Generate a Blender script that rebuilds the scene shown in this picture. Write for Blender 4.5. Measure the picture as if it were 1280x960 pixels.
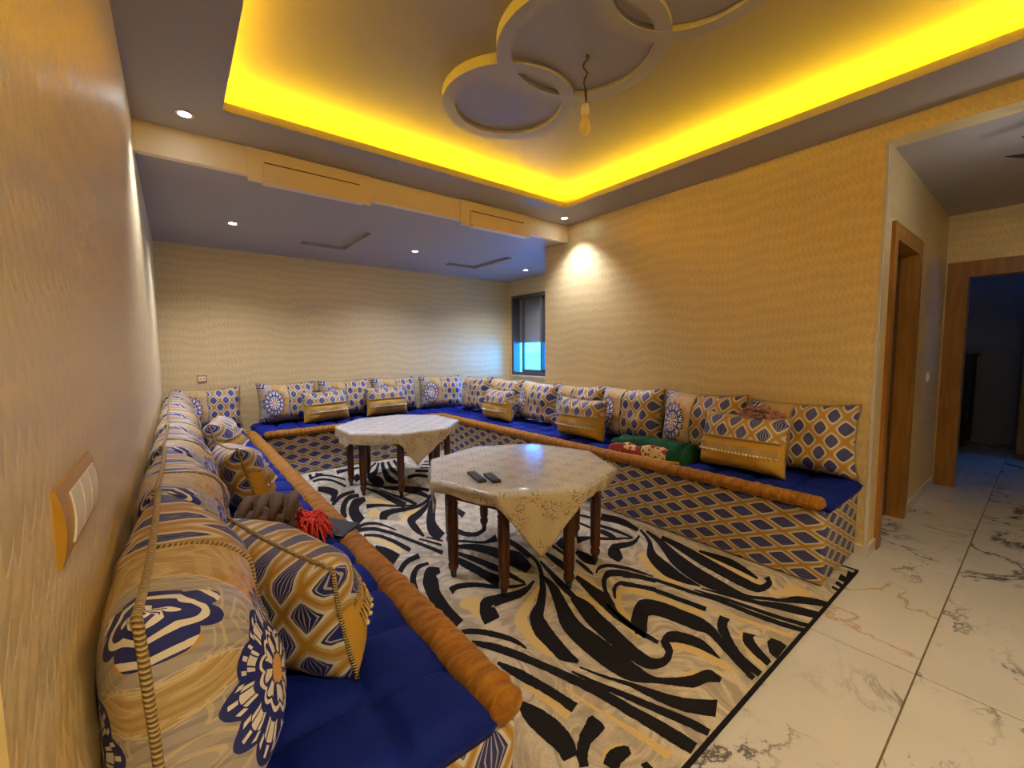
import bpy, bmesh, math, random
from mathutils import Vector, Matrix, noise

rnd = random.Random(7)
scn = bpy.context.scene
for o in list(bpy.data.objects):
    bpy.data.objects.remove(o)
COL = scn.collection
PI = math.pi
R = math.radians

# ------------------------------------------------------------------ camera
FPX, YAW, PITCH, ROLL = 531.70, -0.6678, -0.0775, -0.0081
fw = Vector((-math.sin(YAW)*math.cos(PITCH), math.cos(YAW)*math.cos(PITCH), math.sin(PITCH)))
rt = Vector((math.cos(YAW), math.sin(YAW), 0))
up = rt.cross(fw)
r2 = rt*math.cos(ROLL) + up*math.sin(ROLL)
u2 = -rt*math.sin(ROLL) + up*math.cos(ROLL)
cam = bpy.data.cameras.new('camera')
camo = bpy.data.objects.new('camera', cam)
COL.objects.link(camo)
m = Matrix((r2, u2, -fw)).transposed().to_4x4()
m.translation = Vector((0, 0, 1.3))
camo.matrix_world = m
cam.sensor_width = 36.0
cam.lens = 36.0*FPX/1280.0
cam.clip_start = 0.02
scn.camera = camo

# ------------------------------------------------------------------ world / exposure
scn.view_settings.view_transform = 'Standard'
scn.view_settings.look = 'None'
scn.view_settings.gamma = 1.0
scn.view_settings.use_curve_mapping = False
scn.view_settings.exposure = 0.92
w = bpy.data.worlds.new('sky'); scn.world = w
w.use_nodes = True
bg = w.node_tree.nodes['Background']
bg.inputs[0].default_value = (0.010, 0.20, 0.80, 1)
bg.inputs[1].default_value = 30.0
LED = 70.0            # cove strip emission
SPOT = 58.0           # downlight watts

# window portal so that daylight is sampled well
pl = bpy.data.lights.new('window_portal', 'AREA'); pl.shape = 'RECTANGLE'
pl.size = 1.3; pl.size_y = 1.25; pl.cycles.is_portal = True
po = bpy.data.objects.new('window_portal', pl); COL.objects.link(po)
po.location = (4.62, 4.88, 1.56); po.rotation_euler = (0, R(90), 0)

# ------------------------------------------------------------------ room measures
XL, XR, YB, YN, YE, XW, XB = -0.12, 3.30, 5.665, 0.65, 3.57, 4.40, 5.63
ZC1, ZC2, ZH, YBM = 2.60, 2.435, 2.495, 3.25
ZUP = 2.745
CX0, CX1, CY0, CY1 = 0.27, 2.885, 0.03, 2.83
YL0 = 0.49            # near end of the left wall

# ------------------------------------------------------------------ node helpers
class X:
    """wraps a float socket so that patterns can be written as arithmetic"""
    def __init__(s, nt, sock): s.nt, s.s = nt, sock
    def op(s, name, *a):
        n = s.nt.nodes.new('ShaderNodeMath'); n.operation = name
        for i, v in enumerate((s,)+a):
            if isinstance(v, X): s.nt.links.new(v.s, n.inputs[i])
            else: n.inputs[i].default_value = v
        return X(s.nt, n.outputs[0])
    def __add__(s, o): return s.op('ADD', o)
    __radd__ = __add__
    def __sub__(s, o): return s.op('SUBTRACT', o)
    def __rsub__(s, o): return (s*-1.0)+o
    def __mul__(s, o): return s.op('MULTIPLY', o)
    __rmul__ = __mul__
    def __truediv__(s, o): return s.op('DIVIDE', o)
    def lt(s, o): return s.op('LESS_THAN', o)
    def gt(s, o): return s.op('GREATER_THAN', o)
    def abs(s): return s.op('ABSOLUTE')
    def fract(s): return s.op('FRACT')
    def sin(s): return s.op('SINE')
    def cos(s): return s.op('COSINE')
    def sqrt(s): return s.op('SQRT')
    def max(s, o): return s.op('MAXIMUM', o)
    def min(s, o): return s.op('MINIMUM', o)
    def atan2(s, o): return s.op('ARCTAN2', o)
    def pw(s, o): return s.op('POWER', o)
    def smooth(s, a, b):
        n = s.nt.nodes.new('ShaderNodeMapRange'); n.interpolation_type = 'SMOOTHSTEP'
        s.nt.links.new(s.s, n.inputs[0]); n.inputs[1].default_value = a; n.inputs[2].default_value = b
        return X(s.nt, n.outputs[0])

class Mat:
    def __init__(s, name, rough=0.6, metal=0.0, spec=0.5, color=(.5, .5, .5)):
        s.m = bpy.data.materials.new(name); s.m.use_nodes = True
        s.nt = s.m.node_tree; s.b = s.nt.nodes['Principled BSDF']
        s.b.inputs['Roughness'].default_value = rough
        s.b.inputs['Metallic'].default_value = metal
        s.b.inputs['Specular IOR Level'].default_value = spec
        s.b.inputs['Base Color'].default_value = (*color, 1)
    def uv(s):
        n = s.nt.nodes.new('ShaderNodeUVMap'); sp = s.nt.nodes.new('ShaderNodeSeparateXYZ')
        s.nt.links.new(n.outputs[0], sp.inputs[0])
        s.vec = n.outputs[0]
        return X(s.nt, sp.outputs[0]), X(s.nt, sp.outputs[1])
    def pos(s, which='Object'):
        if which == 'World':
            n = s.nt.nodes.new('ShaderNodeNewGeometry'); out = n.outputs['Position']
        else:
            n = s.nt.nodes.new('ShaderNodeTexCoord'); out = n.outputs[which]
        sp = s.nt.nodes.new('ShaderNodeSeparateXYZ'); s.nt.links.new(out, sp.inputs[0])
        s.vec = out
        return [X(s.nt, sp.outputs[i]) for i in range(3)]
    def comb(s, *v):
        n = s.nt.nodes.new('ShaderNodeCombineXYZ')
        for i, a in enumerate(v):
            if isinstance(a, X): s.nt.links.new(a.s, n.inputs[i])
            else: n.inputs[i].default_value = a
        return n.outputs[0]
    def noise(s, vec, scale, detail=2.0, rough=.5, dist=0.0):
        n = s.nt.nodes.new('ShaderNodeTexNoise'); s.nt.links.new(vec, n.inputs['Vector'])
        n.inputs['Scale'].default_value = scale; n.inputs['Detail'].default_value = detail
        n.inputs['Roughness'].default_value = rough; n.inputs['Distortion'].default_value = dist
        return X(s.nt, n.outputs['Fac'])
    def voro(s, vec, scale, feature='F1'):
        n = s.nt.nodes.new('ShaderNodeTexVoronoi'); n.feature = feature
        s.nt.links.new(vec, n.inputs['Vector']); n.inputs['Scale'].default_value = scale
        return X(s.nt, n.outputs['Distance'])
    def mix(s, fac, a, b):
        n = s.nt.nodes.new('ShaderNodeMix'); n.data_type = 'RGBA'
        s.nt.links.new(fac.s, n.inputs[0])
        for i, v in ((6, a), (7, b)):
            if isinstance(v, tuple): n.inputs[i].default_value = (*v, 1)
            else: s.nt.links.new(v, n.inputs[i])
        return n.outputs[2]
    def color(s, sock): s.nt.links.new(sock, s.b.inputs['Base Color'])
    def rough(s, x): s.nt.links.new(x.s, s.b.inputs['Roughness'])
    def bump(s, h, strength=.3, dist=.01):
        n = s.nt.nodes.new('ShaderNodeBump'); n.inputs['Strength'].default_value = strength
        n.inputs['Distance'].default_value = dist
        s.nt.links.new(h.s, n.inputs['Height']); s.nt.links.new(n.outputs[0], s.b.inputs['Normal'])

M = {}
def simple(name, color, rough=.6, metal=0.0, spec=.5, emit=None):
    a = Mat(name, rough, metal, spec, color)
    if emit:
        a.b.inputs['Emission Color'].default_value = (*emit[:3], 1); a.b.inputs['Emission Strength'].default_value = emit[3]
    M[name] = a.m
    return a

NAVY = (.016, .024, .165); CREAM = (.64, .58, .48); GOLD = (.46, .33, .14); GREYL = (.36, .32, .31); OCHRE = (.52, .30, .06)

def lattice(a, u, v, ca, cb, fan=True, round_=.45, core=.66):
    """brick lattice of diamonds; returns (colour socket, height)"""
    p = u*(1/ca); q = v*(1/cb)
    fs = (p+q+.5).fract()-.5; ft = (p-q+.5).fract()-.5
    dm = fs.abs().max(ft.abs())*2.0
    dr = (fs*fs+ft*ft).sqrt()*2.0
    d = dm*(1-round_)+dr*round_
    x = (fs+ft)*.5; y = (fs-ft)*.5
    if fan:
        s_ = x/((y.abs()*-1.0)+.5*core+.03)
        lines = ((s_*3.0+.5).fract()-.5).abs().lt(.13)
    else:
        lines = ((d*7.0).fract()-.5).abs().lt(.14)
    inner = d.lt(core)
    core_c = a.mix(lines*(.62 if fan else .30), NAVY, CREAM)
    edge = d.gt(.93)
    rim = d.lt(core+.14)
    outer = a.mix(rim, GOLD, CREAM)
    outer = a.mix(edge, outer, (.42, .22, .03))
    col = a.mix(inner, outer, core_c)
    return col, d

def fabric_lattice(name, ca, cb, fan, round_=.45, core=.66, tint=None):
    a = Mat(name, .55, 0, .35)
    u, v = a.uv()
    col, d = lattice(a, u, v, ca, cb, fan, round_, core)
    if tint:
        n = a.nt.nodes.new('ShaderNodeMix'); n.data_type = 'RGBA'; n.blend_type = 'MULTIPLY'; n.inputs[0].default_value = 1
        a.nt.links.new(col, n.inputs[6]); n.inputs[7].default_value = (*tint, 1); col = n.outputs[2]
    a.color(col)
    a.bump(d.smooth(.5, .9)+a.noise(a.vec, 500, 1)*.3, .35, .003)
    M[name] = a.m
fabric_lattice('sofa_fabric', .225, .104, False, .12, .66)
fabric_lattice('sofa_fan_fabric', .15, .24, True, .15, .70)
fabric_lattice('throw_fabric', .115, .15, True, .25, .66)

# back cushion: medallion panel + lattice panel, uv in metres (w .62 x h .46)
def cushion_fabric():
    a = Mat('cushion_fabric', .5, 0, .4)
    u, v = a.uv()
    lat, d = lattice(a, u, v, .115, .155, False, .45, .66)
    # medallion panel
    cu, cv = .145, .22
    du, dv = (u-cu)*1.0, (v-cv)*.66
    th = du.atan2(dv); r = (du*du+dv*dv).sqrt()
    c7 = (th*7.0).cos().abs()
    lob = c7*.016+.088
    t = r/lob
    def ringm(lo, hi): return t.gt(lo)*t.lt(hi)
    fine = (th*21.0).cos().abs()
    crm = (ringm(.60, .80)*c7.gt(.55)*fine.gt(.25)).max(ringm(.44, .50)).max(ringm(.20, .40)*(th*5.0).cos().abs().gt(.6)).max(ringm(.82, .93)*fine.gt(.86))
    med = a.mix(crm, NAVY, (.72, .66, .58))
    med = a.mix(t.lt(.17), med, (.70, .36, .10))
    wob = a.noise(a.vec, 9, 2)
    vor = a.voro(a.vec, 46)
    band = a.noise(a.comb(u*1.0, v*1.0, 3.3), 6.5, 0, .5, .9)
    edge = (band-.48).abs()
    outline_ = edge.lt(.012)
    beads = edge.lt(.05)*((vor-.33).abs().lt(.055))
    hatch = ((v*330.0+wob*26.0+(u*60.0).sin()*1.2).sin()).gt(.25)
    ribs = ((u*1.2+v)*240.0+wob*20.0).sin().gt(.5)
    tan = a.mix(hatch*.36, (.50, .36, .16), (.28, .16, .045))
    lilac = a.mix(ribs*.40, (.38, .335, .31), (.20, .17, .175))
    base = a.mix(band.smooth(.475, .485), tan, lilac)
    scroll = outline_.max(beads)
    base = a.mix(scroll*.75, base, (.66, .57, .38))
    wv = a.comb(u+wob*.05, v+(wob-.5)*.06, 0.0)
    fe = a.voro(wv, 15, 'DISTANCE_TO_EDGE')
    vine = (fe-.10).abs().lt(.022).max((fe-.22).abs().lt(.014))
    base = a.mix(vine*.55, base, (.62, .50, .28))
    bud = a.voro(wv, 15)
    base = a.mix(bud.lt(.13), base, OCHRE); base = a.mix(bud.lt(.055), base, (.70, .62, .48))
    halo = t.lt(1.32)*(th.sin()).gt(-.2)
    halo_c = a.mix(hatch*.45, OCHRE, (.34, .18, .03))
    base = a.mix(halo, base, halo_c)
    # navy corner sprigs
    cu2 = (u-.02).abs(); cv2 = ((v-.23).abs()-.23).abs()
    rr = (cu2*cu2+cv2*cv2).sqrt(); ang = cu2.atan2(cv2+.0001)
    spr = rr.lt((ang*6.0).cos().abs()*.022+.055)
    spr_c = a.mix((rr*190.0+(ang*6.0).cos()*1.5).sin().gt(.45), NAVY, (.70, .64, .55))
    base = a.mix(spr, base, spr_c)
    base = a.mix(t.lt(1.0), base, med)
    col = a.mix(u.gt(.295), base, lat)
    a.color(col)
    a.bump(t.smooth(.9, 1.1)*-1.0+scroll*.4+a.noise(a.vec, 420, 1)*.5, .3, .003)
    M['cushion_fabric'] = a.m
cushion_fabric()

def plaster(name, c1, c2, rough, metal):
    a = Mat(name, rough, metal, .5)
    x, y, z = a.pos('World')
    h = x+y
    wob = a.noise(a.vec, 1.6, 2, .5)
    jit = a.noise(a.vec, 22, 2, .6)
    strokes = ((h*88.0)+(z*9.0).sin()*6.0+wob*20.0).sin().abs()
    rows = (z*11.5+wob*2.6+strokes*.42+jit*.75).fract()
    f = rows.smooth(0.0, .85)*rows.smooth(1.0, .86)
    f = f*.75+jit*.4
    a.color(a.mix(f, c1, c2))
    a.bump(f, .17, .008)
    a.rough(f*.22+rough)
    M[name] = a.m
plaster('stucco', (.66, .51, .245), (.79, .625, .315), .32, .26)
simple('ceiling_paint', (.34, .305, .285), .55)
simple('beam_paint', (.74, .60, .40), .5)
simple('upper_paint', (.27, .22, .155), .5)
simple('marble_skirting', (.62, .58, .52), .25)
simple('dark_wall', (.36, .35, .35), .6)

def marble():
    a = Mat('marble', .09, 0, .5)
    a.pos('World')
    oi = a.nt.nodes.new('ShaderNodeObjectInfo')
    add = a.nt.nodes.new('ShaderNodeVectorMath'); add.operation = 'MULTIPLY_ADD'
    cmb = a.comb(X(a.nt, oi.outputs['Random']), X(a.nt, oi.outputs['Random'])*2.3, X(a.nt, oi.outputs['Random'])*5.1)
    a.nt.links.new(cmb, add.inputs[0]); add.inputs[1].default_value = (20, 20, 20); a.nt.links.new(a.vec, add.inputs[2])
    v = add.outputs[0]
    n1 = a.noise(v, 1.6, 8, .62, .5); n2 = a.noise(v, .9, 3); n3 = a.noise(v, 1.1, 7, .55, .9)
    n4 = a.noise(v, 5.0, 5, .7)
    veins = (n1-.5).abs().smooth(.020, .0)*n2.smooth(.47, .56)
    patch = (n1-.5).abs().smooth(.05, .02)*n2.smooth(.555, .62)*n4.smooth(.35, .55)
    hair = (a.noise(v, 3.2, 6, .6, .4)-.5).abs().smooth(.008, .0)*n3.smooth(.5, .62)
    gold = (n3-.47).abs().smooth(.010, .0)*n2.smooth(.46, .38)
    cloud = a.noise(v, 2.0, 4)
    base = a.mix(cloud.smooth(.35, .75), (.64, .63, .62), (.58, .57, .57))
    base = a.mix(gold*.8, base, (.48, .28, .08))
    base = a.mix(hair*.6, base, (.12, .11, .11))
    base = a.mix(patch*.85, base, (.30, .28, .28))
    base = a.mix(veins*.9, base, (.07, .06, .07))
    a.color(base)
    M['marble'] = a.m
marble()
simple('grout', (.16, .11, .06), .8)

def velvet(name, c, c2, wr=0.0):
    a = Mat(name, .75, 0, .15)
    a.pos('Object')
    n = a.noise(a.vec, 6, 3, .6)
    a.color(a.mix(n, c, c2))
    a.b.inputs['Sheen Weight'].default_value = .15
    a.b.inputs['Sheen Roughness'].default_value = .35
    a.b.inputs['Sheen Tint'].default_value = (*[min(1, k*3+.05) for k in c2], 1)
    a.bump(a.noise(a.vec, 40, 3)*.6+a.noise(a.vec, 16, 2)*1.2+n, .3, .012)
    M[name] = a.m
velvet('blue_velvet', (.003, .009, .13), (.005, .020, .26))
velvet('brown_velvet', (.20, .075, .006), (.36, .155, .018))
velvet('gold_satin', (.50, .27, .03), (.66, .40, .07))
velvet('fringe_thread', (.40, .27, .09), (.66, .50, .24))
velvet('brown_cloth', (.055, .03, .015), (.14, .08, .04))
velvet('green_cloth', (.006, .05, .022), (.012, .09, .04))
velvet('pink_yarn', (.32, .13, .12), (.52, .28, .25))
velvet('red_yarn', (.70, .03, .02), (.85, .10, .06))
M['gold_satin'].node_tree.nodes['Principled BSDF'].inputs['Roughness'].default_value = .38

def roll_mat():
    a = Mat('roll_velvet', .7, 0, .2)
    u, v = a.uv()
    w1 = a.noise(a.comb(u*42.0, v*2.2, 0.0), 1.0, 3, .6, .6)
    a.color(a.mix(w1.smooth(.3, .72), (.22, .080, .006), (.40, .17, .018)))  # lighter streaks are sheen highlights mixed into the brown
    a.b.inputs['Sheen Weight'].default_value = .25; a.b.inputs['Sheen Tint'].default_value = (.9, .5, .15, 1)
    a.bump(w1, .6, .015); M['roll_velvet'] = a.m
roll_mat()
def red_pattern():
    a = Mat('red_cloth', .7)
    a.pos('Object')
    v = a.voro(a.vec, 34); n = a.noise(a.vec, 12, 2)
    c = a.mix(n.smooth(.50, .55), (.26, .012, .01), (.62, .46, .22))
    c = a.mix(v.lt(.30)*n.smooth(.44, .5), c, (.05, .02, .012))
    a.color(c); M['red_cloth'] = a.m
red_pattern()

def cord():
    a = Mat('cord', .45, 0, .5)
    u, v = a.uv()
    s = (u*760.0+v*6.2832).sin()
    a.color(a.mix(s.smooth(-.6, .6), (.30, .18, .045), (.58, .43, .19)))
    a.bump(s, .8, .004); M['cord'] = a.m
cord()

def wood(name, c1, c2, rough=.4):
    a = Mat(name, rough)
    x, y, z = a.pos('Object')
    n = a.noise(a.comb(x*14.0, y*14.0, z*1.3), 1.5, 4, .6, .8)
    a.color(a.mix(n.smooth(.3, .7), c1, c2)); a.bump(n, .15, .003); M[name] = a.m
wood('oak', (.25, .105, .018), (.38, .175, .036), .35)
wood('dark_oak', (.10, .045, .015), (.16, .075, .025), .4)
wood('table_wood', (.045, .014, .006), (.12, .04, .014), .25)

def cloth_mat():
    a = Mat('cloth_print', .13, 0, .6)
    x, y, z = a.pos('Object')
    # star lattice of fine grey lines
    k = 1/.135
    th = .35
    p = (x*math.cos(th)+y*math.sin(th))*k; q = (y*math.cos(th)-x*math.sin(th))*k
    fx = (p+.5).fract()-.5; fy = (q+.5).fract()-.5
    r = (fx*fx+fy*fy).sqrt(); an = fx.atan2(fy)
    star = (an*8.0).cos().gt(.3)*r.lt(.30)*r.gt(.05)
    lines = fx.abs().lt(.022).max(fy.abs().lt(.022)).max((fx.abs()-fy.abs()).abs().lt(.02)*r.gt(.3))
    ring = (r-.40).abs().lt(.02)
    sp = a.voro(a.vec, 95)
    bl = a.noise(a.vec, 11, 2)
    jn = a.noise(a.vec, 45, 2).smooth(.22, .55)
    top = a.mix((((star*.6).max(lines*.30)).max(ring*.3))*jn, (.56, .55, .53), (.20, .17, .15))
    specks = sp.lt(.36)*bl.smooth(.45, .52)
    side = a.mix(specks*.85, (.58, .48, .30), (.20, .07, .03))
    col = a.mix(z.gt(-.012), side, top)
    a.color(col); a.bump(a.noise(a.vec, 26, 2), .12, .01)
    M['cloth_print'] = a.m
cloth_mat()
simple('black_plastic', (.012, .012, .014), .35)
simple('button_grey', (.12, .12, .13), .5)
simple('white_plastic', (.78, .74, .64), .3)
simple('gold_plate', (.55, .30, .035), .32, .35)
simple('chrome', (.65, .65, .66), .2, 1.0)
simple('lamp_glow', (.9, .95, 1), .5, emit=(.75, .9, 1.0, 30))
simple('led_strip', (.9, .8, .3), .5, emit=(1.0, .58, .009, LED))
simple('bulb_glass', (.90, .74, .30), .12)
simple('black_rubber', (.01, .01, .01), .5)
simple('window_metal', (.13, .115, .10), .35, .6)
simple('shutter', (.30, .25, .22), .6)
simple('black_furniture', (.02, .02, .022), .5)
simple('pearl', (.75, .68, .5), .2)
g = Mat('glass', .02); g.b.inputs['Transmission Weight'].default_value = 1.0; g.b.inputs['IOR'].default_value = 1.45; M['glass'] = g.m
simple('white_facade', (.75, .75, .72), .8)

# ------------------------------------------------------------------ mesh helpers
def mk(name, verts, faces, mat, parent=None, uvs=None, smooth=False, mats=None, fmat=None, loc=None):
    me = bpy.data.meshes.new(name)
    me.from_pydata([tuple(v) for v in verts], [], faces)
    for mt in (mats or [mat]): me.materials.append(M[mt])
    if fmat:
        for p, i in zip(me.polygons, fmat): p.material_index = i
    if uvs:
        ul = me.uv_layers.new(name='UVMap')
        k = 0
        for p in me.polygons:
            for j, li in enumerate(p.loop_indices): ul.data[li].uv = uvs[p.index][j]
    if smooth:
        for p in me.polygons: p.use_smooth = True
    me.update()
    o = bpy.data.objects.new(name, me); COL.objects.link(o)
    if parent: o.parent = parent
    if loc: o.location = loc
    return o

def dupe(o, parent=None):
    c = o.copy(); COL.objects.link(c); c.parent = parent
    for ch in [k for k in bpy.data.objects if k.parent == o]: dupe(ch, c)
    return c
def tag(o, label, cat, group=None, kind=None):
    o['label'] = label; o['category'] = cat
    if group: o['group'] = group
    if kind: o['kind'] = kind
    return o
def struct(o): o['kind'] = 'structure'; return o
def empty(name, loc=(0, 0, 0), rz=0, parent=None):
    o = bpy.data.objects.new(name, None); COL.objects.link(o); o.location = loc; o.rotation_euler = (0, 0, rz)
    o.empty_display_size = .1
    if parent: o.parent = parent
    return o

class MB:
    def __init__(s): s.v, s.f, s.u = [], [], []
    def box(s, x0, x1, y0, y1, z0, z1):
        b = len(s.v)
        s.v += [(x, y, z) for z in (z0, z1) for y in (y0, y1) for x in (x0, x1)]
        q = [(0, 2, 3, 1), (4, 5, 7, 6), (0, 1, 5, 4), (2, 6, 7, 3), (0, 4, 6, 2), (1, 3, 7, 5)]
        for f in q:
            s.f.append(tuple(b+i for i in f))
            ax = ('z', 'z', 'y', 'y', 'x', 'x')[q.index(f)]
            s.u.append([{'z': (s.v[b+i][0], s.v[b+i][1]), 'y': (s.v[b+i][0], s.v[b+i][2]), 'x': (s.v[b+i][1], s.v[b+i][2])}[ax] for i in f])
        return s
    def tube(s, pts, rad, n=8, close=False, cap=True):
        b = len(s.v); L = len(pts); acc = 0
        P = [Vector(p) for p in pts]; dist = [0]
        for i in range(1, L): dist.append(dist[-1]+(P[i]-P[i-1]).length)
        prev = None
        for i in range(L):
            if close: t = P[(i+1) % L]-P[i-1]
            else: t = P[min(i+1, L-1)]-P[max(i-1, 0)]
            t = t.normalized() if t.length > 1e-9 else Vector((0, 0, 1))
            if prev is None: a = t.orthogonal().normalized()
            else:
                a = prev-t*prev.dot(t)
                a = a.normalized() if a.length > 1e-6 else t.orthogonal().normalized()
            prev = a; c = t.cross(a)
            r = rad[i] if isinstance(rad, (list, tuple)) else rad
            for k in range(n):
                q = 2*PI*k/n; s.v.append(tuple(P[i]+(a*math.cos(q)+c*math.sin(q))*r))
        rng = L if close else L-1
        for i in range(rng):
            j = (i+1) % L; d0 = dist[i]; d1 = dist[i+1] if i+1 < L else dist[i]+(P[0]-P[i]).length
            for k in range(n):
                k2 = (k+1) % n
                s.f.append((b+i*n+k, b+i*n+k2, b+j*n+k2, b+j*n+k))
                s.u.append([(d0, k/n), (d0, (k+1)/n), (d1, (k+1)/n), (d1, k/n)])
        if cap and not close:
            s.f.append(tuple(b+k for k in reversed(range(n)))); s.u.append([(0, 0)]*n)
            s.f.append(tuple(b+(L-1)*n+k for k in range(n))); s.u.append([(0, 0)]*n)
        return s
    def lathe(s, prof, n=16, c=(0, 0, 0)):
        return s.tube2([(c[0], c[1], c[2]+z) for r, z in prof], [r for r, z in prof], n)
    def tube2(s, pts, rad, n):
        b = len(s.v)
        for p, r in zip(pts, rad):
            for k in range(n):
                q = 2*PI*k/n; s.v.append((p[0]+r*math.cos(q), p[1]+r*math.sin(q), p[2]))
        for i in range(len(pts)-1):
            for k in range(n):
                k2 = (k+1) % n
                s.f.append((b+i*n+k, b+i*n+k2, b+(i+1)*n+k2, b+(i+1)*n+k)); s.u.append([(k/n, pts[i][2]), ((k+1)/n, pts[i][2]), ((k+1)/n, pts[i+1][2]), (k/n, pts[i+1][2])])
        s.f.append(tuple(b+k for k in reversed(range(n)))); s.u.append([(0, 0)]*n)
        s.f.append(tuple(b+(len(pts)-1)*n+k for k in range(n))); s.u.append([(0, 0)]*n)
        return s
    def rbox(s, x0, x1, y0, y1, z0, z1, r=.01, seg=2):
        bm = bmesh.new(); bmesh.ops.create_cube(bm, size=1)
        for v in bm.verts: v.co = Vector(((x0+x1)/2+v.co.x*(x1-x0), (y0+y1)/2+v.co.y*(y1-y0), (z0+z1)/2+v.co.z*(z1-z0)))
        bmesh.ops.bevel(bm, geom=bm.edges[:], offset=r, segments=seg, profile=.5, affect='EDGES')
        b = len(s.v); bm.verts.index_update()
        s.v += [tuple(v.co) for v in bm.verts]
        for f in bm.faces:
            s.f.append(tuple(b+v.index for v in f.verts)); s.u.append([(v.co.x, v.co.z) for v in f.verts])
        bm.free(); return s
    def build(s, name, mat, parent=None, smooth=False, loc=None):
        return mk(name, s.v, s.f, mat, parent, s.u, smooth, loc=loc)

def boxes(name, mat, bl, parent=None):
    b = MB()
    for q in bl: b.box(*q)
    return b.build(name, mat, parent)

# ------------------------------------------------------------------ floor
TX, TY, TX0, TY0 = 1.19, .6, 2.25, .266
floor = struct(boxes('floor', 'grout', [(-1.4, 8.8, -2.2, 5.85, -.12, -.004)]))
tm = None
for i in range(-3, 6):
    for j in range(-4, 10):
        x = TX0+TX*i; y = TY0+TY*j
        if x+TX < -1.2 or y+TY < -2.0 or x > 8.7: continue
        if y > 1.9 and x > 3.45 and y < 3.4: continue
        if tm is None:
            b = MB().rbox(.0028, TX-.0028, .0028, TY-.0028, -.011, 0, .0015, 1)
            t = b.build('tile', 'marble', floor); tm = t.data
        else:
            t = bpy.data.objects.new('tile', tm); COL.objects.link(t); t.parent = floor
        t.location = (x, y, 0)

# ------------------------------------------------------------------ walls
TOP = 2.95
struct(boxes('wall_left', 'stucco', [(XL-.15, XL, YL0, YB+.1, 0, TOP)]))
struct(boxes('wall_back', 'stucco', [(XL-.15, XW+.15, YB, YB+.15, 0, TOP)]))
struct(boxes('wall_left_return', 'stucco', [(-1.35, XL-.15, YL0+.0, YL0+.15, 0, TOP), (-1.35, -1.2, -2.15, YL0, 0, TOP)]))
struct(boxes('wall_near', 'stucco', [(-1.35, XB+.15, -2.15, -2.0, 0, TOP)]))
WY0, WY1, WZ0, WZ1 = 4.20, 5.56, .91, 2.19
struct(boxes('wall_window', 'stucco', [(XW, XW+.18, YE-.15, WY0, 0, TOP), (XW, XW+.18, WY1, YB+.15, 0, TOP),
      (XW, XW+.18, WY0, WY1, 0, WZ0), (XW, XW+.18, WY0, WY1, WZ1, TOP)]))
struct(boxes('wall_right', 'stucco', [(XR, XR+.15, YN, YE, 0, TOP), (XR+.15, XW, YE-.15, YE, 0, TOP), (XR, XR+.15, -2.0, YN, ZH, TOP)]))
D1a, D1b, DZ = 3.56, 4.30, 2.00
struct(boxes('wall_corridor', 'stucco', [(XR+.15, D1a, YN, YN+.085, 0, TOP), (D1b, XB, YN, YN+.085, 0, TOP), (D1a, D1b, YN, YN+.085, DZ, TOP)]))
D2a, D2b = -.34, .53
struct(boxes('wall_far', 'stucco', [(XB, XB+.15, D2b, YN+.15, 0, TOP), (XB, XB+.15, -2.15, D2a, 0, TOP), (XB, XB+.15, D2a, D2b, 1.96, TOP)]))
struct(boxes('wall_dark_room', 'dark_wall', [(8.62, 8.75, -1.65, 1.75, 0, TOP), (XB+.15, 8.75, 1.6, 1.75, 0, TOP), (XB+.15, 6.5, -1.65, -1.5, 0, TOP), (7.7, 8.75, -1.65, -1.5, 0, TOP), (6.5, 7.7, -1.65, -1.5, 0, 1.35), (6.5, 7.7, -1.65, -1.5, 1.75, TOP), (6.5, 6.95, -1.65, -1.5, 1.35, 1.75), (7.2, 7.7, -1.65, -1.5, 1.35, 1.75), (XB+.14, 8.75, -1.65, 1.75, 2.5, 2.6)]))
struct(boxes('wall_closet', 'dark_wall', [(XR+.15, XB, 1.9, 2.0, 0, TOP), (XR+.15, XB, YN+.085, 1.9, ZH, ZH+.1), (XB, XB+.15, YN+.15, 2.0, 0, TOP)]))
# skirting
struct(boxes('baseboard_right', 'marble_skirting', [(XR-.012, XR, YN-.012, YE, 0, .075), (XR, D1a-.08, YN-.012, YN, 0, .075)]))
struct(boxes('baseboard_corridor', 'marble_skirting', [(D1b+.10, XB, YN-.012, YN, 0, .075)]))
# pale corner bead on the right wall end
struct(boxes('trim_1', 'marble_skirting', [(XR-.004, XR+.03, YN-.004, YN-.0002, .075, ZH), (XR-.004, XR-.0002, YN-.0002, YN+.012, .075, ZH)]))

# ------------------------------------------------------------------ ceiling
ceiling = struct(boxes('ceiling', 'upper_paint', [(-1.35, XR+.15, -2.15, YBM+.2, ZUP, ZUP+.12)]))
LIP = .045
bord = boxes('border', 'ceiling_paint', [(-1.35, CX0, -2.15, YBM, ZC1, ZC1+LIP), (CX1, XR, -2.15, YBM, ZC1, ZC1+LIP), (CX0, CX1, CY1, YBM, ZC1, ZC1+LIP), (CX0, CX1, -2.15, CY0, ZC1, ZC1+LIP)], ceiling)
# back of the light trough
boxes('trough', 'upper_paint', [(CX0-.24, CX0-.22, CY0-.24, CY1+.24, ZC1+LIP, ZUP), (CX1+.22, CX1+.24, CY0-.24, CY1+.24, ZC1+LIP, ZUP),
      (CX0-.24, CX1+.24, CY1+.22, CY1+.24, ZC1+LIP, ZUP), (CX0-.24, CX1+.24, CY0-.24, CY0-.22, ZC1+LIP, ZUP)], ceiling)
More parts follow.
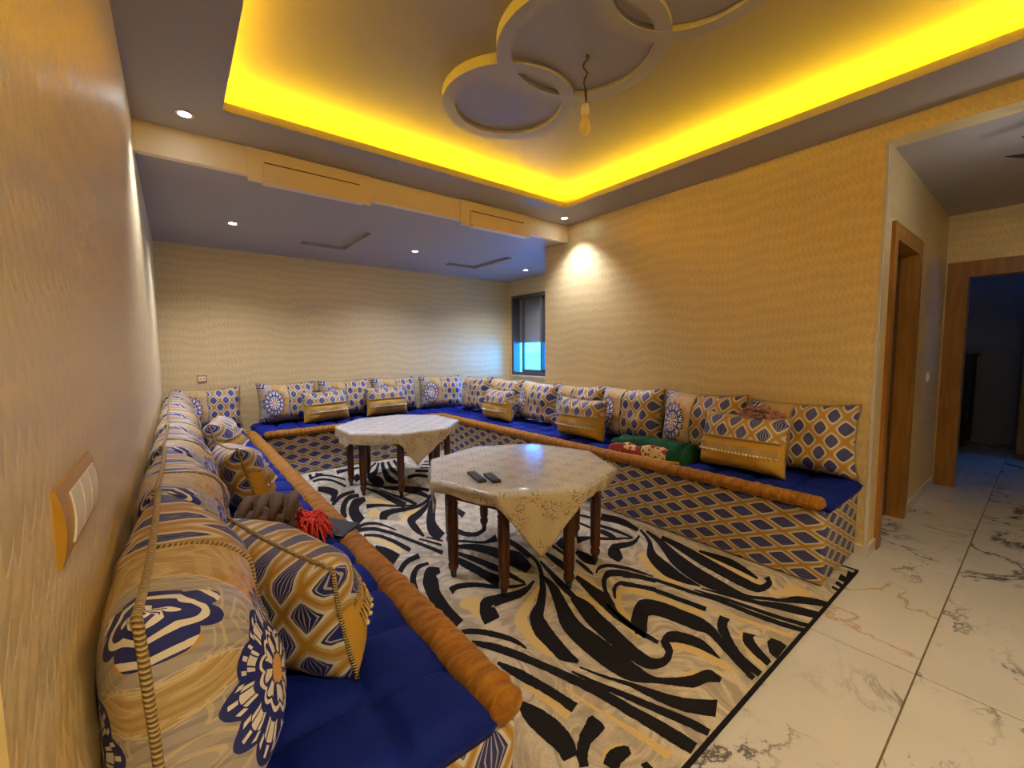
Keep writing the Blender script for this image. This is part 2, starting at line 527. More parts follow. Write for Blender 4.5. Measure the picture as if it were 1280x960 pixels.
# alcove ceiling with two recessed panels, and the beam face
P1 = (1.08, 1.54, 4.10, 4.95); P2 = (2.83, 3.31, 4.16, 5.0)
ys = [YBM, 4.10, 4.16, 4.95, 5.0, YB+.1]; xs = [XL-.1, 1.08, 1.54, 2.83, 3.31, XW+.1]
bl = []
for i in range(5):
    for j in range(5):
        cx, cy = (xs[i]+xs[i+1])/2, (ys[j]+ys[j+1])/2
        if any(p[0] < cx < p[1] and p[2] < cy < p[3] for p in (P1, P2)): continue
        bl.append((xs[i], xs[i+1], ys[j], ys[j+1], ZC2, ZC2+.035))
bl.append((XL-.1, XW+.1, YBM, YB+.1, ZC2+.035, ZC2+.10))
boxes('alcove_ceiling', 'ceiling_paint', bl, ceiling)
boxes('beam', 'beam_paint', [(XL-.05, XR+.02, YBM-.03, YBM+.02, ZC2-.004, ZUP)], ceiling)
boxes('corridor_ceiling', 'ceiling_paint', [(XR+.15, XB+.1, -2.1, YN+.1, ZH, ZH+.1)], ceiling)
# two plaster vent housings on the beam
for k, (a0, a1) in enumerate(((.42, 1.205), (1.985, 2.755))):
    t = empty('trim', ((a0+a1)/2, YBM-.03, ZC2)); t.name = 'trim_%d' % (k+2); struct(t)
    h = (a1-a0)/2
    b = MB().box(-h, h, -.022, .0, -.045, .16); b.build('housing', 'beam_paint', t)
    boxes('vent_panel', 'beam_paint', [(-h+.085, h-.085, -.042, -.022, -.050, .085)], t)
    boxes('vent_lip', 'beam_paint', [(-h+.075, h-.075, -.085, -.022, -.064, -.050)], t)
    boxes('vent_shadow_gap', 'brown_cloth', [(-h+.090, h-.090, -.0435, -.0415, .070, .077)], t)  # dark strips here and below stand in for shaded grooves around the panel
    boxes('vent_shadow_gap', 'brown_cloth', [(-h+.085, h-.085, -.0435, -.0415, -.050, -.044)], t)
# cove led strips
led = empty('led_strip', ((CX0+CX1)/2, (CY0+CY1)/2, ZC1+LIP))
tag(led, 'yellow light strip hidden in the ceiling recess around the room', 'light strip')
cx, cy, z0 = (CX0+CX1)/2, (CY0+CY1)/2, .012
hx, hy = (CX1-CX0)/2+.10, (CY1-CY0)/2+.10
for q in ((-hx, hx, hy, hy+.02), (-hx, hx, -hy-.02, -hy), (-hx-.02, -hx, -hy, hy), (hx, hx+.02, -hy, hy)):
    boxes('light_bar', 'led_strip', [(*q, 0, .012)], led)

# ring ornament: three interlocking raised discs with rims
orn = empty('ceiling_rings', (1.575, 1.45, ZUP)); struct(orn); orn.name = 'trim_4'
def ring(r0, r1, z0, z1, n, name, mat, c, zoff=0):
    b = MB()
    for k in range(n):
        q = 2*PI*k/n
        for r, z in ((r0, z1), (r1, z1), (r1, z0), (r0, z0)): b.v.append((c[0]+r*math.cos(q), c[1]+r*math.sin(q), z+zoff))
    for k in range(n):
        k2 = (k+1) % n
        for j in range(4):
            j2 = (j+1) % 4
            b.f.append((4*k+j, 4*k+j2, 4*k2+j2, 4*k2+j)); b.u.append([(0, 0)]*4)
    return b.build(name, mat, orn)
for k, (yy, rr) in enumerate(((.56, .375), (0, .40), (-.56, .375))):
    ring(rr-.07, rr, -.052-.0015*k, 0, 64, 'rim', 'ceiling_paint', (0, yy))
    b = MB().lathe([(rr-.06, -.026-.001*k), (rr-.06, 0)], 48, (0, yy, 0)); b.build('disc', 'ceiling_paint', orn)

# ------------------------------------------------------------------ downlights
def downlight(x, y, z, label, watts, vis=True):
    t = empty('downlight', (x, y, z))
    tag(t, label, 'downlight', 'recessed ceiling downlights')
    b = MB()
    n = 20
    pr = [(.045, -.006), (.045, 0), (.03, 0), (.03, -.006)]
    for k in range(n):
        q = 2*PI*k/n
        for r, zz in pr: b.v.append((r*math.cos(q), r*math.sin(q), zz))
    for k in range(n):
        for j in range(4): b.f.append((4*k+j, 4*k+(j+1) % 4, 4*((k+1) % n)+(j+1) % 4, 4*((k+1) % n)+j)); b.u.append([(0, 0)]*4)
    b.build('bezel', 'chrome', t)
    MB().lathe([(.028, -.004), (.028, -.001)], 16).build('lens', 'lamp_glow', t)
    l = bpy.data.lights.new('downlight_beam', 'SPOT'); l.energy = watts; l.color = (.80, .82, 1.0)
    l.spot_size = R(105); l.spot_blend = .9; l.shadow_soft_size = .03
    lo = bpy.data.objects.new('beam', l); COL.objects.link(lo); lo.parent = t; lo.location = (0, 0, -.02)
    return t
def warm(o):
    l = [k for k in bpy.data.objects if k.parent == o and k.type == 'LIGHT'][0].data; l.color = (1.0, .78, .45); l.spot_size = R(150)
for x, y, lb in ((.2, -.75, 'added unseen warm downlight in the border nearest the left wall corner behind the seating'), (1.8, -.75, 'added unseen warm downlight in the middle of the near ceiling border')):
    warm(downlight(x, y, ZC1, lb, 62))  # added out-of-view fill lamps that brighten the walls and near floor
def widen(o):
    [k for k in bpy.data.objects if k.parent == o and k.type == 'LIGHT'][0].data.spot_size = R(140)
downlight(.11, 2.99, ZC1, 'cool white downlight in the ceiling border against the left wall', SPOT)
downlight(3.07, 3.04, ZC1, 'cool white downlight in the border corner above the right wall', SPOT)
widen(downlight(.455, 4.50, ZC2, 'cool white downlight in the alcove ceiling beside the left wall', SPOT*1.0))
widen(downlight(2.185, 4.52, ZC2, 'cool white downlight in the alcove ceiling between the two recessed panels', SPOT*1.0))
widen(downlight(3.93, 4.65, ZC2, 'cool white downlight in the alcove ceiling beside the window', SPOT*1.0))

# ------------------------------------------------------------------ window
gm = bpy.data.materials.new('pane_glass'); gm.use_nodes = True; nt = gm.node_tree
nt.nodes.remove(nt.nodes['Principled BSDF'])
tr = nt.nodes.new('ShaderNodeBsdfTransparent'); gl = nt.nodes.new('ShaderNodeBsdfGlossy'); mx = nt.nodes.new('ShaderNodeMixShader')
tr.inputs[0].default_value = (.9, .96, 1, 1); gl.inputs['Roughness'].default_value = .02; mx.inputs[0].default_value = .10
nt.links.new(tr.outputs[0], mx.inputs[1]); nt.links.new(gl.outputs[0], mx.inputs[2]); nt.links.new(mx.outputs[0], nt.nodes['Material Output'].inputs[0])
M['pane_glass'] = gm
win = struct(empty('window_1', (XW, (WY0+WY1)/2, WZ0)))
hw = (WY1-WY0)/2; wh = WZ1-WZ0; fr = .05
boxes('window_frame', 'window_metal', [(-.012, .12, -hw, -hw+fr, 0, wh), (-.012, .12, hw-fr, hw, 0, wh), (-.012, .12, -hw+fr, hw-fr, wh-fr, wh), (-.012, .12, -hw+fr, hw-fr, 0, fr)], win)
def sash(y0, y1, x):
    s = .045
    o = boxes('sash', 'window_metal', [(x, x+.03, y0, y0+s, fr, wh-fr), (x, x+.03, y1-s, y1, fr, wh-fr), (x, x+.03, y0+s, y1-s, wh-fr-s, wh-fr), (x, x+.03, y0+s, y1-s, fr, fr+s)], win)
    boxes('pane', 'pane_glass', [(x+.012, x+.018, y0+s, y1-s, fr+s, wh-fr-s)], o)
sash(-.02, hw-fr-.16, .03)
sash(-hw+fr, .02, .065)
b = MB()
z = .52
while z < wh-fr:
    b.box(.13, .145, -hw+.02, hw-.02, z, z+.0448); z += .045
b.build('roller_shutter', 'shutter', win)
boxes('window_sill', 'marble_skirting', [(-.03, .18, -hw, hw, -.025, 0)], win)
nb = boxes('neighbour_building', 'white_facade', [(10.5, 14, 8.0, 16, -6, 1.15), (10.45, 14.05, 7.95, 16.05, 1.15, 1.22)])
tag(nb, 'pale building seen outside through the alcove window', 'building')

# ------------------------------------------------------------------ doors
d1 = struct(empty('door_1', ((D1a+D1b)/2, YN, 0))); h = (D1b-D1a)/2; cw = .075
boxes('casing', 'oak', [(-h-cw, -h, -.02, .0, 0, DZ+cw), (h, h+cw, -.02, .0, 0, DZ+cw), (-h, h, -.02, .0, DZ, DZ+cw)], d1)
boxes('lining', 'oak', [(-h, -h+.025, -.018, .085, 0, DZ), (h-.025, h, -.018, .085, 0, DZ), (-h+.025, h-.025, -.018, .085, DZ-.025, DZ)], d1)
lf = boxes('door_leaf', 'dark_oak', [(h-.066, h-.028, .087, .80, .006, DZ-.028)], d1)  # dark tone of the leaf stands in for shade beyond the lining
boxes('raised_panel', 'dark_oak', [(h-.076, h-.066, .22, .74, .2, .95)], lf); boxes('raised_panel', 'dark_oak', [(h-.076, h-.066, .22, .74, 1.1, 1.85)], lf)
hb = MB().rbox(h-.078, h-.066, .76, .80, .93, 1.12, .004); hb.tube([(h-.078, .78, 1.07), (h-.115, .78, 1.07), (h-.12, .77, 1.07), (h-.12, .66, 1.07)], .009)
hb.build('door_handle', 'chrome', lf)
d2 = struct(empty('door_2', (XB, (D2a+D2b)/2, 0))); h = (D2b-D2a)/2; cw = .105; dz = 1.96
boxes('casing', 'oak', [(-.02, 0, -h-cw, -h, 0, dz+cw), (-.02, 0, h, h+cw, 0, dz+cw), (-.02, 0, -h, h, dz, dz+cw)], d2)
boxes('lining', 'oak', [(-.018, .15, -h, -h+.03, 0, dz), (-.018, .15, h-.03, h, 0, dz), (-.018, .15, -h+.03, h-.03, dz-.03, dz)], d2)
boxes('strike_plate', 'chrome', [(.03, .06, h-.0325, h-.03, .30, .40)], d2)
# light switch on the corridor wall
def plate(name, loc, rz, w_, h_, label, cat, mods=1, gold=False):
    t = empty(name, loc, rz); tag(t, label, cat)
    MB().rbox(-w_/2, w_/2, -.012, 0, -h_/2, h_/2, .004).build('face_plate', 'gold_plate' if gold else 'white_plastic', t)
    iw = (w_*.80)/mods
    for k in range(mods):
        x0 = -w_*.40+k*iw
        MB().rbox(x0+.002, x0+iw-.002, -.018, -.010, -h_*.30, h_*.30, .003).build('rocker' if gold else 'insert', 'white_plastic', t)
    return t
plate('light_switch', (5.02, YN, 1.05), 0, .08, .08, 'small white light switch between the two wooden doors', 'switch')
ou = plate('wall_socket', (.212, YB, 1.028), 0, .088, .082, 'small gold and white wall socket above the corner pillow on the back wall', 'socket', 1, True)
for sx in (-.016, .016): MB().rbox(sx-.004, sx+.004, -.021, -.017, -.006, .006, .001).build('socket_hole', 'black_plastic', ou)
# big gold switch plate on the left wall: faces +x
sw = empty('switch_plate', (XL, .825, 1.097), R(90))
tag(sw, 'gold framed switch plate with three white switches on the left wall', 'switch')
L = .255; Hh = .095
b = MB(); n = 8
# curved bowed frame: convex section
for i in range(n+1):
    zz = -Hh/2+Hh*i/n; yy = -.007*(1-(2*i/n-1)**2)-.003
    for x in (-L/2, L/2): b.v += [(x, yy, zz), (x, 0, zz)]
for i in range(n):
    a = 4*i; c = a+4
    b.f += [(a, a+2, c+2, c), (a, c, c+1, a+1), (a+2, a+3, c+3, c+2)]; b.u += [[(0, 0)]*4]*3
b.f += [(0, 1, 3, 2), (4*n, 4*n+2, 4*n+3, 4*n+1)]; b.u += [[(0, 0)]*4]*2
b.build('frame', 'gold_plate', sw)
for k in range(3):
    x0 = -L/2+.052+k*.064; b = MB(); zs = [-.032+.064*i/8 for i in range(9)]
    for zz in zs:
        yy = -.007*(1-(2*zz/Hh)**2)-.0048
        b.v += [(x0, yy, zz), (x0+.0575, yy, zz), (x0, yy+.004, zz), (x0+.0575, yy+.004, zz)]
    for i in range(8):
        a = 4*i; c = a+4
        b.f += [(a, a+1, c+1, c), (a+2, a, c, c+2), (a+1, a+3, c+3, c+1)]; b.u += [[(0, 0)]*4]*3
    b.f += [(0, 2, 3, 1), (32, 33, 35, 34)]; b.u += [[(0, 0)]*4]*2
    b.build('rocker', 'white_plastic', sw)

# ------------------------------------------------------------------ dark room beyond door 2 and corridor lamp
wd = empty('wardrobe', (7.85, -.30, 0)); tag(wd, 'brown wooden cabinet in the dark room beyond the doorway', 'cabinet')
boxes('body', 'dark_oak', [(-.33, .35, -.5, .5, .06, 1.70)], wd)
boxes('door', 'oak', [(-.35, -.33, -.49, -.005, .08, 1.68)], wd); boxes('door', 'oak', [(-.35, -.33, .005, .49, .08, 1.68)], wd)
boxes('plinth', 'dark_oak', [(-.30, .35, -.48, .48, 0, .06)], wd); boxes('cornice', 'dark_oak', [(-.37, .36, -.52, .52, 1.70, 1.75)], wd)
vs = MB().lathe([(.06, 0), (.10, .06), (.11, .14), (.06, .24), (.05, .30), (.075, .34)], 16); vs = vs.build('vase', 'black_furniture', smooth=True)
vs.location = (7.65, .05, 1.75); tag(vs, 'dark vase standing on the brown cabinet beyond the doorway', 'vase')
dr = empty('dresser', (8.33, 1.08, 0)); tag(dr, 'black chest of drawers against the wall of the dark room', 'dresser')
boxes('body', 'black_furniture', [(-.25, .27, -.45, .45, .05, 1.18)], dr); boxes('top', 'black_furniture', [(-.28, .28, -.48, .48, 1.18, 1.22)], dr)
for k in range(4): boxes('drawer', 'black_furniture', [(-.27, -.25, -.43, .43, .08+.275*k, .33+.275*k)], dr)
for sx in (-.2, .2):
    for sy in (-.39, .39): boxes('foot', 'black_furniture', [(sx-.03, sx+.03, sy-.03, sy+.03, 0, .05)], dr)
b = MB()
b.lathe([(.10, 0), (.24, .05), (.28, .2), (.26, .4), (.18, .56), (.05, .64), (.01, .66)], 20)
bg_ = b.build('sack', 'black_furniture', smooth=True); bg_.location = (7.72, .88, 0)
tag(bg_, 'dark rounded bag on the floor in front of the black chest of drawers', 'bag')
lm = empty('ceiling_lamp', (3.57, .0, ZH)); tag(lm, 'dark metal ceiling lamp with leaf shaped arms in the corridor', 'ceiling lamp')
MB().lathe([(.06, -.02), (.06, 0)], 20).build('rose', 'black_furniture', lm); MB().tube([(0, 0, -.02), (0, 0, -.20)], .012).build('stem', 'black_furniture', lm)
for k in range(5):
    q = R(140+72*k); c, s = math.cos(q), math.sin(q)
    MB().tube([(0, 0, -.18), (c*.06, s*.06, -.20), (c*.15, s*.15, -.18), (c*.24, s*.24, -.145)], [.01, .01, .014, .002]).build('arm', 'black_furniture', lm)
MB().lathe([(.01, -.30), (.05, -.28), (.055, -.24), (.03, -.20)], 16).build('glass_shade', 'white_plastic', lm, True)
pt = bpy.data.lights.new('lamp_light', 'POINT'); pt.energy = 3; pt.color = (.85, .92, 1); pt.shadow_soft_size = .06
pto = bpy.data.objects.new('lamp_light', pt); COL.objects.link(pto); pto.parent = lm; pto.location = (0, 0, -.38)

# ------------------------------------------------------------------ sofas
def rgrid(x0, x1, y0, y1, z0, z1, r, step, amp=.004, seed=0):
    b = MB(); lo = (x0, y0, z0); hi = (x1, y1, z1)
    def ticks(a, c):
        n = max(2, int((c-a-2*r)/step)); t = [a, a+r*.3, a+r*.65]+[a+r+(c-a-2*r)*i/n for i in range(n+1)]+[c-r*.65, c-r*.3, c]
        return t
    T = [ticks(lo[i], hi[i]) for i in range(3)]
    def rp(p):
        q = [min(max(p[i], lo[i]+r), hi[i]-r) for i in range(3)]
        d = Vector([p[i]-q[i] for i in range(3)])
        if d.length > 1e-9: v = Vector(q)+d.normalized()*r; nn = d.normalized()
        else: v = Vector(p); nn = Vector((0, 0, 0))
        return v+nn*amp*noise.noise(Vector(p)*5+Vector((seed, 0, 0)))
    for ax in range(3):
        i, j = [(1, 2), (0, 2), (0, 1)][ax]
        for side in (0, 1):
            base = len(b.v); A, B = T[i], T[j]
            for bb in B:
                for aa in A:
                    p = [0, 0, 0]; p[ax] = (lo, hi)[side][ax]; p[i] = aa; p[j] = bb
                    b.v.append(tuple(rp(p)))
            for m_ in range(len(B)-1):
                for k in range(len(A)-1):
                    f = [base+m_*len(A)+k, base+m_*len(A)+k+1, base+(m_+1)*len(A)+k+1, base+(m_+1)*len(A)+k]
                    uv = [(A[k], B[m_]), (A[k+1], B[m_]), (A[k+1], B[m_+1]), (A[k], B[m_+1])]
                    if (side == 0) ^ (ax == 1): f.reverse(); uv.reverse()
                    b.f.append(tuple(f)); b.u.append(uv)
    return b

ZB, ZM = .425, .495
def sofa_base(label, x0, x1, y0, y1, seed, mat='sofa_fabric'):
    t = empty('sofa_base', ((x0+x1)/2, (y0+y1)/2, .0125)); tag(t, label, 'sofa base', 'upholstered sofa bases')
    o = rgrid(x0, x1, y0, y1, .0125, ZB, .018, .09, .006, seed).build('upholstery', mat, t, True)
    o.location = -t.location
    return t
sofa_base('long patterned sofa base along the left wall under the wall switch', XL+.005, .600, .755, 5.655, 0, 'sofa_fan_fabric')
sofa_base('patterned sofa base along the back wall behind the farther table', .66, 3.28, 4.885, 5.655, 3)
sofa_base('long patterned sofa base along the right wall ending beside the corridor', 2.675, 3.285, .70, 4.872, 7)

def mattress(label, x0, x1, y0, y1, front, th=.075, cx=.21, cy=.22, seed=0, rollpts=None):
    """quilted pad; world aligned; front: which side carries the brown roll"""
    t = empty('mattress', ((x0+x1)/2, (y0+y1)/2, ZB-.005)); tag(t, label, 'mattress', 'blue velvet sofa mattresses')
    nx = max(8, int((x1-x0)/.016)); ny = max(8, int((y1-y0)/.016)); b = MB()
    Lx, Ly = x1-x0, y1-y0; kx = max(1, round(Lx/cx)); ky = max(1, round(Ly/cy))
    for j in range(ny+1):
        for i in range(nx+1):
            u, v = i/nx, j/ny
            # denser at the rim
            uu = .5-.5*math.cos(PI*u) if Lx < .9 else u
            x = x0+Lx*u; y = y0+Ly*v
            e = min(u*Lx, (1-u)*Lx, v*Ly, (1-v)*Ly); k = min(e/.045, 1)
            rim = math.sqrt(max(0, 1-(1-k)**2))
            off = noise.noise(Vector((x*1.5, y*1.5, seed)))*.25
            au, av = u*kx+off, v*ky+off*.8
            du = abs(au-round(au))*Lx/kx; dv = abs(av-round(av))*Ly/ky
            puff = (abs(math.sin(PI*au))*abs(math.sin(PI*av)))**.5
            q = .55*puff+.45-.55*max(math.exp(-(du/.015)**2), math.exp(-(dv/.015)**2))
            z = ZB-.004+(th*.5)+rim*(th*.5-.03+.042*q+.005*noise.noise(Vector((x*6, y*6, seed))))
            b.v.append((x, y, z))
    W = nx+1
    for j in range(ny):
        for i in range(nx):
            b.f.append((j*W+i, j*W+i+1, (j+1)*W+i+1, (j+1)*W+i)); b.u.append([(0, 0)]*4)
    # skirt
    loop = [i for i in range(W)]+[j*W+nx for j in range(1, ny+1)]+[ny*W+i for i in range(nx-1, -1, -1)]+[j*W for j in range(ny-1, 0, -1)]
    base = len(b.v); cxm, cym = (x0+x1)/2, (y0+y1)/2
    for k in loop:
        x, y, z = b.v[k]; b.v.append((x+(.012 if x < cxm else -.012), y+(.012 if y < cym else -.012), ZB-.004))
    n = len(loop)
    for k in range(n):
        b.f.append((loop[k], base+k, base+(k+1) % n, loop[(k+1) % n])); b.u.append([(0, 0)]*4)
    b.f.append(tuple(base+k for k in reversed(range(n)))); b.u.append([(0, 0)]*n)
    o = b.build('quilted_pad', 'blue_velvet', t, True); o.location = -t.location
    # brown front roll
    p0, p1 = Vector(rollpts[0]), Vector(rollpts[1]); Lr = (p1-p0).length; N = int(Lr/.011); rb = MB(); nn = 14
    d = (p1-p0).normalized(); side = Vector((0, 0, 1)).cross(d)
    for i in range(N+1):
        s = i/N*Lr; e = min(s, Lr-s); end = math.sqrt(max(.02, 1-(1-min(e/.04, 1))**2))
        wr = 1+.13*noise.noise(Vector((s*30, seed, 0)))+.08*noise.noise(Vector((s*55, seed, 4)))
        for k in range(nn):
            q = 2*PI*k/nn; w2 = wr+.10*noise.noise(Vector((s*34, math.cos(q)*1.2, math.sin(q)*1.2+seed)))
            rb.v.append(tuple(p0+d*s+(side*math.cos(q)*.052+Vector((0, 0, 1))*math.sin(q)*.038)*end*w2))
    for i in range(N):
        for k in range(nn):
            k2 = (k+1) % nn; rb.f.append((i*nn+k, i*nn+k2, (i+1)*nn+k2, (i+1)*nn+k)); s0, s1 = i/N*Lr+seed, (i+1)/N*Lr+seed; m0, m1 = abs(2*k/nn-1), abs(2*(k+1)/nn-1); rb.u.append([(s0, m0), (s0, m1), (s1, m1), (s1, m0)])
    rb.f.append(tuple(range(nn-1, -1, -1))); rb.f.append(tuple(N*nn+k for k in range(nn))); rb.u += [[(0, 0)]*nn]*2
    ro = rb.build('front_roll', 'roll_velvet', t, True); ro.location = -t.location; ro['label'] = 'brown velvet front roll'
    return t
ZR = .468
mattress('blue quilted velvet mattress with brown roll along the left wall', XL+.008, .535, .735, 5.64, 'x', rollpts=((.565, .725, ZR), (.565, 5.08, ZR)), seed=1)
mattress('blue quilted velvet mattress with brown roll along the back wall', .625, 3.27, 4.90, 5.64, 'y', rollpts=((.655, 4.885, ZR), (2.70, 4.885, ZR)), seed=5)
mattress('blue quilted velvet mattress with brown roll along the right wall', 2.69, 3.285, .675, 4.895, 'x', rollpts=((2.675, .70, ZR), (2.675, 4.90, ZR)), seed=9)

# ------------------------------------------------------------------ cushions
def pillow_mesh(w_, h_, tf, tb, nu, nv, pin, seed, gold=None, uvs=1.0, pw=4, ex=.55):
    b = MB(); fm = []
    def pt(u, v, sgn):
        B = ((1-abs(u)**pw)**ex)*((1-abs(v)**pw)**ex)
        x = w_/2*u*(1-pin*(1-v*v)*u*u); z = h_/2+h_/2*v*(1-pin*1.3*(1-u*u)*v*v)
        nz = noise.noise(Vector((u*1.8+seed*3.1, v*1.8, sgn)))*.16+noise.noise(Vector((u*5+seed, v*5, sgn*2)))*.06
        t = (-tf if sgn < 0 else tb)*B*(1+nz)
        # belly lower down
        t *= 1+.12*(-v)
        return (x+.006*noise.noise(Vector((u*3, v*3, seed))), t, z)
    idx = {}
    for sgn in (-1, 1):
        for j in range(nv+1):
            for i in range(nu+1):
                # cluster towards the rim
                u = math.sin((i/nu-.5)*PI)*.55+(2*i/nu-1)*.45; v = math.sin((j/nv-.5)*PI)*.55+(2*j/nv-1)*.45
                rim = i in (0, nu) or j in (0, nv)
                key = (i, j, 0 if rim else sgn)
                if key not in idx:
                    idx[key] = len(b.v); b.v.append(pt(u, v, sgn))
    for sgn in (-1, 1):
        for j in range(nv):
            for i in range(nu):
                ks = [(i, j), (i+1, j), (i+1, j+1), (i, j+1)]; f = []; uv = []
                for (a, c) in ks:
                    rim = a in (0, nu) or c in (0, nv)
                    f.append(idx[(a, c, 0 if rim else sgn)])
                    x, y, z = b.v[f[-1]]
                    uv.append((x+w_/2, z))
                if sgn > 0: f.reverse(); uv.reverse()
                b.f.append(tuple(f)); b.u.append(uv)
                fm.append(1 if gold is not None and sgn < 0 and (2*(j+.5)/nv-1) < gold else 0)
    return b, fm, pt
def outline(pt, n=18, grow=1.0):
    pts = []
    tt = [-1+2*i/n for i in range(n)]
    pts += [pt(t, -1, -1) for t in tt]+[pt(1, t, -1) for t in tt]+[pt(-t, 1, -1) for t in tt]+[pt(-1, -t, -1) for t in tt]
    return pts
CW, CH = .63, .465
protos = {}
def cushion_proto(seed, w_=CW, h_=CH, tf=.165, tb=.075, nu=30, nv=24):
    b, fm, pt = pillow_mesh(w_, h_, tf, tb, nu, nv, .075, seed)
    root = empty('back_cushion')
    mk('cover', b.v, b.f, 'cushion_fabric', root, b.u, True)
    MB().tube(outline(pt), .0062, 8, True).build('edge_cord', 'cord', root, True)
    us = (.295/w_)*2-1
    sp = [pt(us, -1+2*i/26, -1) for i in range(27)]
    MB().tube([(x, y-.002, z) for x, y, z in sp], .005, 6).build('panel_cord', 'cord', root, True)
    for k in bpy.data.objects:
        if k.parent == root: k.hide_render = False
    return root
cproto = [cushion_proto(s) for s in (1, 2, 3)]
used = set()
def place(protos_, k, loc, rz, lean, label, cat, group, scale=1.0, roll=0.0):
    p = protos_[k]
    if id(p) in used: o = dupe(p)
    else: o = p; used.add(id(p))
    o.location = loc; o.rotation_euler = (-lean, roll, rz); o.scale = (scale,)*3
    tag(o, label, cat, group)
    return o
GB = 'back cushions along the walls'
# left wall, facing +x
ys_l = [1.03, 1.685, 2.34, 2.995, 3.65, 4.305, 4.93]
lab_l = ['patterned cushion at the open end of the left sofa beside the switch plate', 'patterned cushion behind the large throw pillow on the left sofa',
         'patterned cushion behind the brown folded garment on the left sofa', 'patterned cushion on the left sofa behind the second throw pillow',
         'patterned cushion on the left sofa between the second and third throw pillows', 'patterned cushion on the left sofa behind the third throw pillow', 'patterned cushion on the left sofa next to the corner pillow']
for k, y in enumerate(ys_l):
    place(cproto, k % 3, (XL+.082, y, ZM-.005), R(90)+R(rnd.uniform(-1.5, 1.5)), R(2), lab_l[k], 'cushion', GB, 1.0+(.02 if k == 0 else rnd.uniform(-.02, .02)))
# back-left corner and back wall, facing -y
place(cproto, 1, (.25, 5.50, ZM), R(4), R(8), 'patterned cushion in the back left corner under the wall socket', 'cushion', GB, .95)
lab_b = ['patterned cushion at the left end of the back sofa, medallion in full view', 'second patterned cushion of the back sofa from its open end',
         'third patterned cushion of the back sofa from its open end', 'medallion cushion in the far corner where back and right sofas meet']
for k, (x, rz) in enumerate(((1.01, 2), (1.66, -2), (2.31, 1), (2.97, -16))):
    place(cproto, (k+2) % 3, (x, 5.49 if k < 3 else 5.40, ZM), R(rz), R(9), lab_b[k], 'cushion', GB, 1.0)
# right wall, facing -x
ys_r = [.995, 1.665, 2.31, 2.93, 3.56, 4.18, 4.80]
lab_r = ['patterned cushion at the corridor end of the right sofa', 'patterned cushion behind the pink shawl on the right sofa', 'patterned cushion behind the green and red cloth on the right sofa',
         'patterned cushion behind the middle throw pillow of the right sofa', 'patterned cushion on the right sofa beside the window opening', 'patterned cushion behind the farthest throw pillow of the right sofa',
         'patterned cushion of the right sofa next to the far corner']
for k, y in enumerate(ys_r):
    place(cproto, (k+1) % 3, (3.19, y, ZM), R(-90)+R(rnd.uniform(-3, 3)), R(6), lab_r[k], 'cushion', GB, 1.0+rnd.uniform(-.02, .02), R(rnd.uniform(-2, 2)))

# throw pillows with gold satin front and beaded fringe
def throw_proto(seed, w_=.50, h_=.34):
    b, fm, pt = pillow_mesh(w_, h_, .13, .10, 26, 20, .06, seed, gold=.12)
    root = empty('throw_pillow')
    mk('cover', b.v, b.f, 'throw_fabric', root, b.u, True, mats=['throw_fabric', 'gold_satin'], fmat=fm)
    MB().tube(outline(pt, 14), .006, 6, True).build('edge_cord', 'cord', root, True)
    fr_ = MB(); n = 70
    for i in range(n):
        u = -.93+1.86*i/(n-1); pts = []
        for j in range(4):
            v = -.14-.10*j; x, y, z = pt(u+.006*math.sin(i*1.7+j), v, -1); pts.append((x, y-.008-.002*math.sin(i*2.3), z))
        fr_.tube(pts, .0028, 4)
    fo = fr_.build('fringe', 'fringe_thread', root); fo['kind'] = 'stuff'
    bd = MB()
    for i in range(24):
        u = -.92+1.84*i/23; x, y, z = pt(u, -.42, -1)
        bd.lathe([(.002, -.008), (.0075, -.003), (.0075, .003), (.002, .008)], 6, (x, y-.012, z))
    bo = bd.build('bead_trim', 'pearl', root, True); bo['kind'] = 'stuff'
    MB().tube([(x, y-.006, z) for x, y, z in [pt(-.96+1.92*i/24, .10, -1) for i in range(25)]], .006, 6).build('braid', 'cord', root, True)
    return root
tproto = [throw_proto(s) for s in (11, 12)]
GT = 'throw pillows with gold fronts'
place(tproto, 0, (.232, 1.25, ZM+.008), R(110), R(12), 'large throw pillow with fanned blue diamonds lying beside the brown garment', 'pillow', GT, .95, R(-3))
place(tproto, 1, (.265, 2.62, ZM+.012), R(96), R(14), 'throw pillow on the left sofa just beyond the brown garment', 'pillow', GT, .95, R(5))
place(tproto, 0, (.27, 3.75, ZM+.012), R(80), R(14), 'throw pillow farthest along the left sofa near the corner', 'pillow', GT, .95)
place(tproto, 1, (1.36, 5.215, ZM+.01), R(5), R(10), 'throw pillow on the back sofa nearer the socket', 'pillow', GT, 1.03, R(-1.5))
place(tproto, 0, (2.09, 5.215, ZM+.01), R(-2), R(10), 'throw pillow on the back sofa nearer the window corner', 'pillow', GT, 1.05, R(-1))
place(tproto, 1, (2.93, 3.98, ZM+.01), R(-92), R(8), 'throw pillow farthest along the right sofa near the window', 'pillow', GT, 1.02)
place(tproto, 0, (2.875, 2.64, ZM+.01), R(-88), R(8), 'throw pillow midway along the right sofa', 'pillow', GT, 1.05)
place(tproto, 1, (2.89, 1.24, ZM+.01), R(-91), R(11), 'throw pillow under the pink shawl on the right sofa', 'pillow', GT, 1.08)

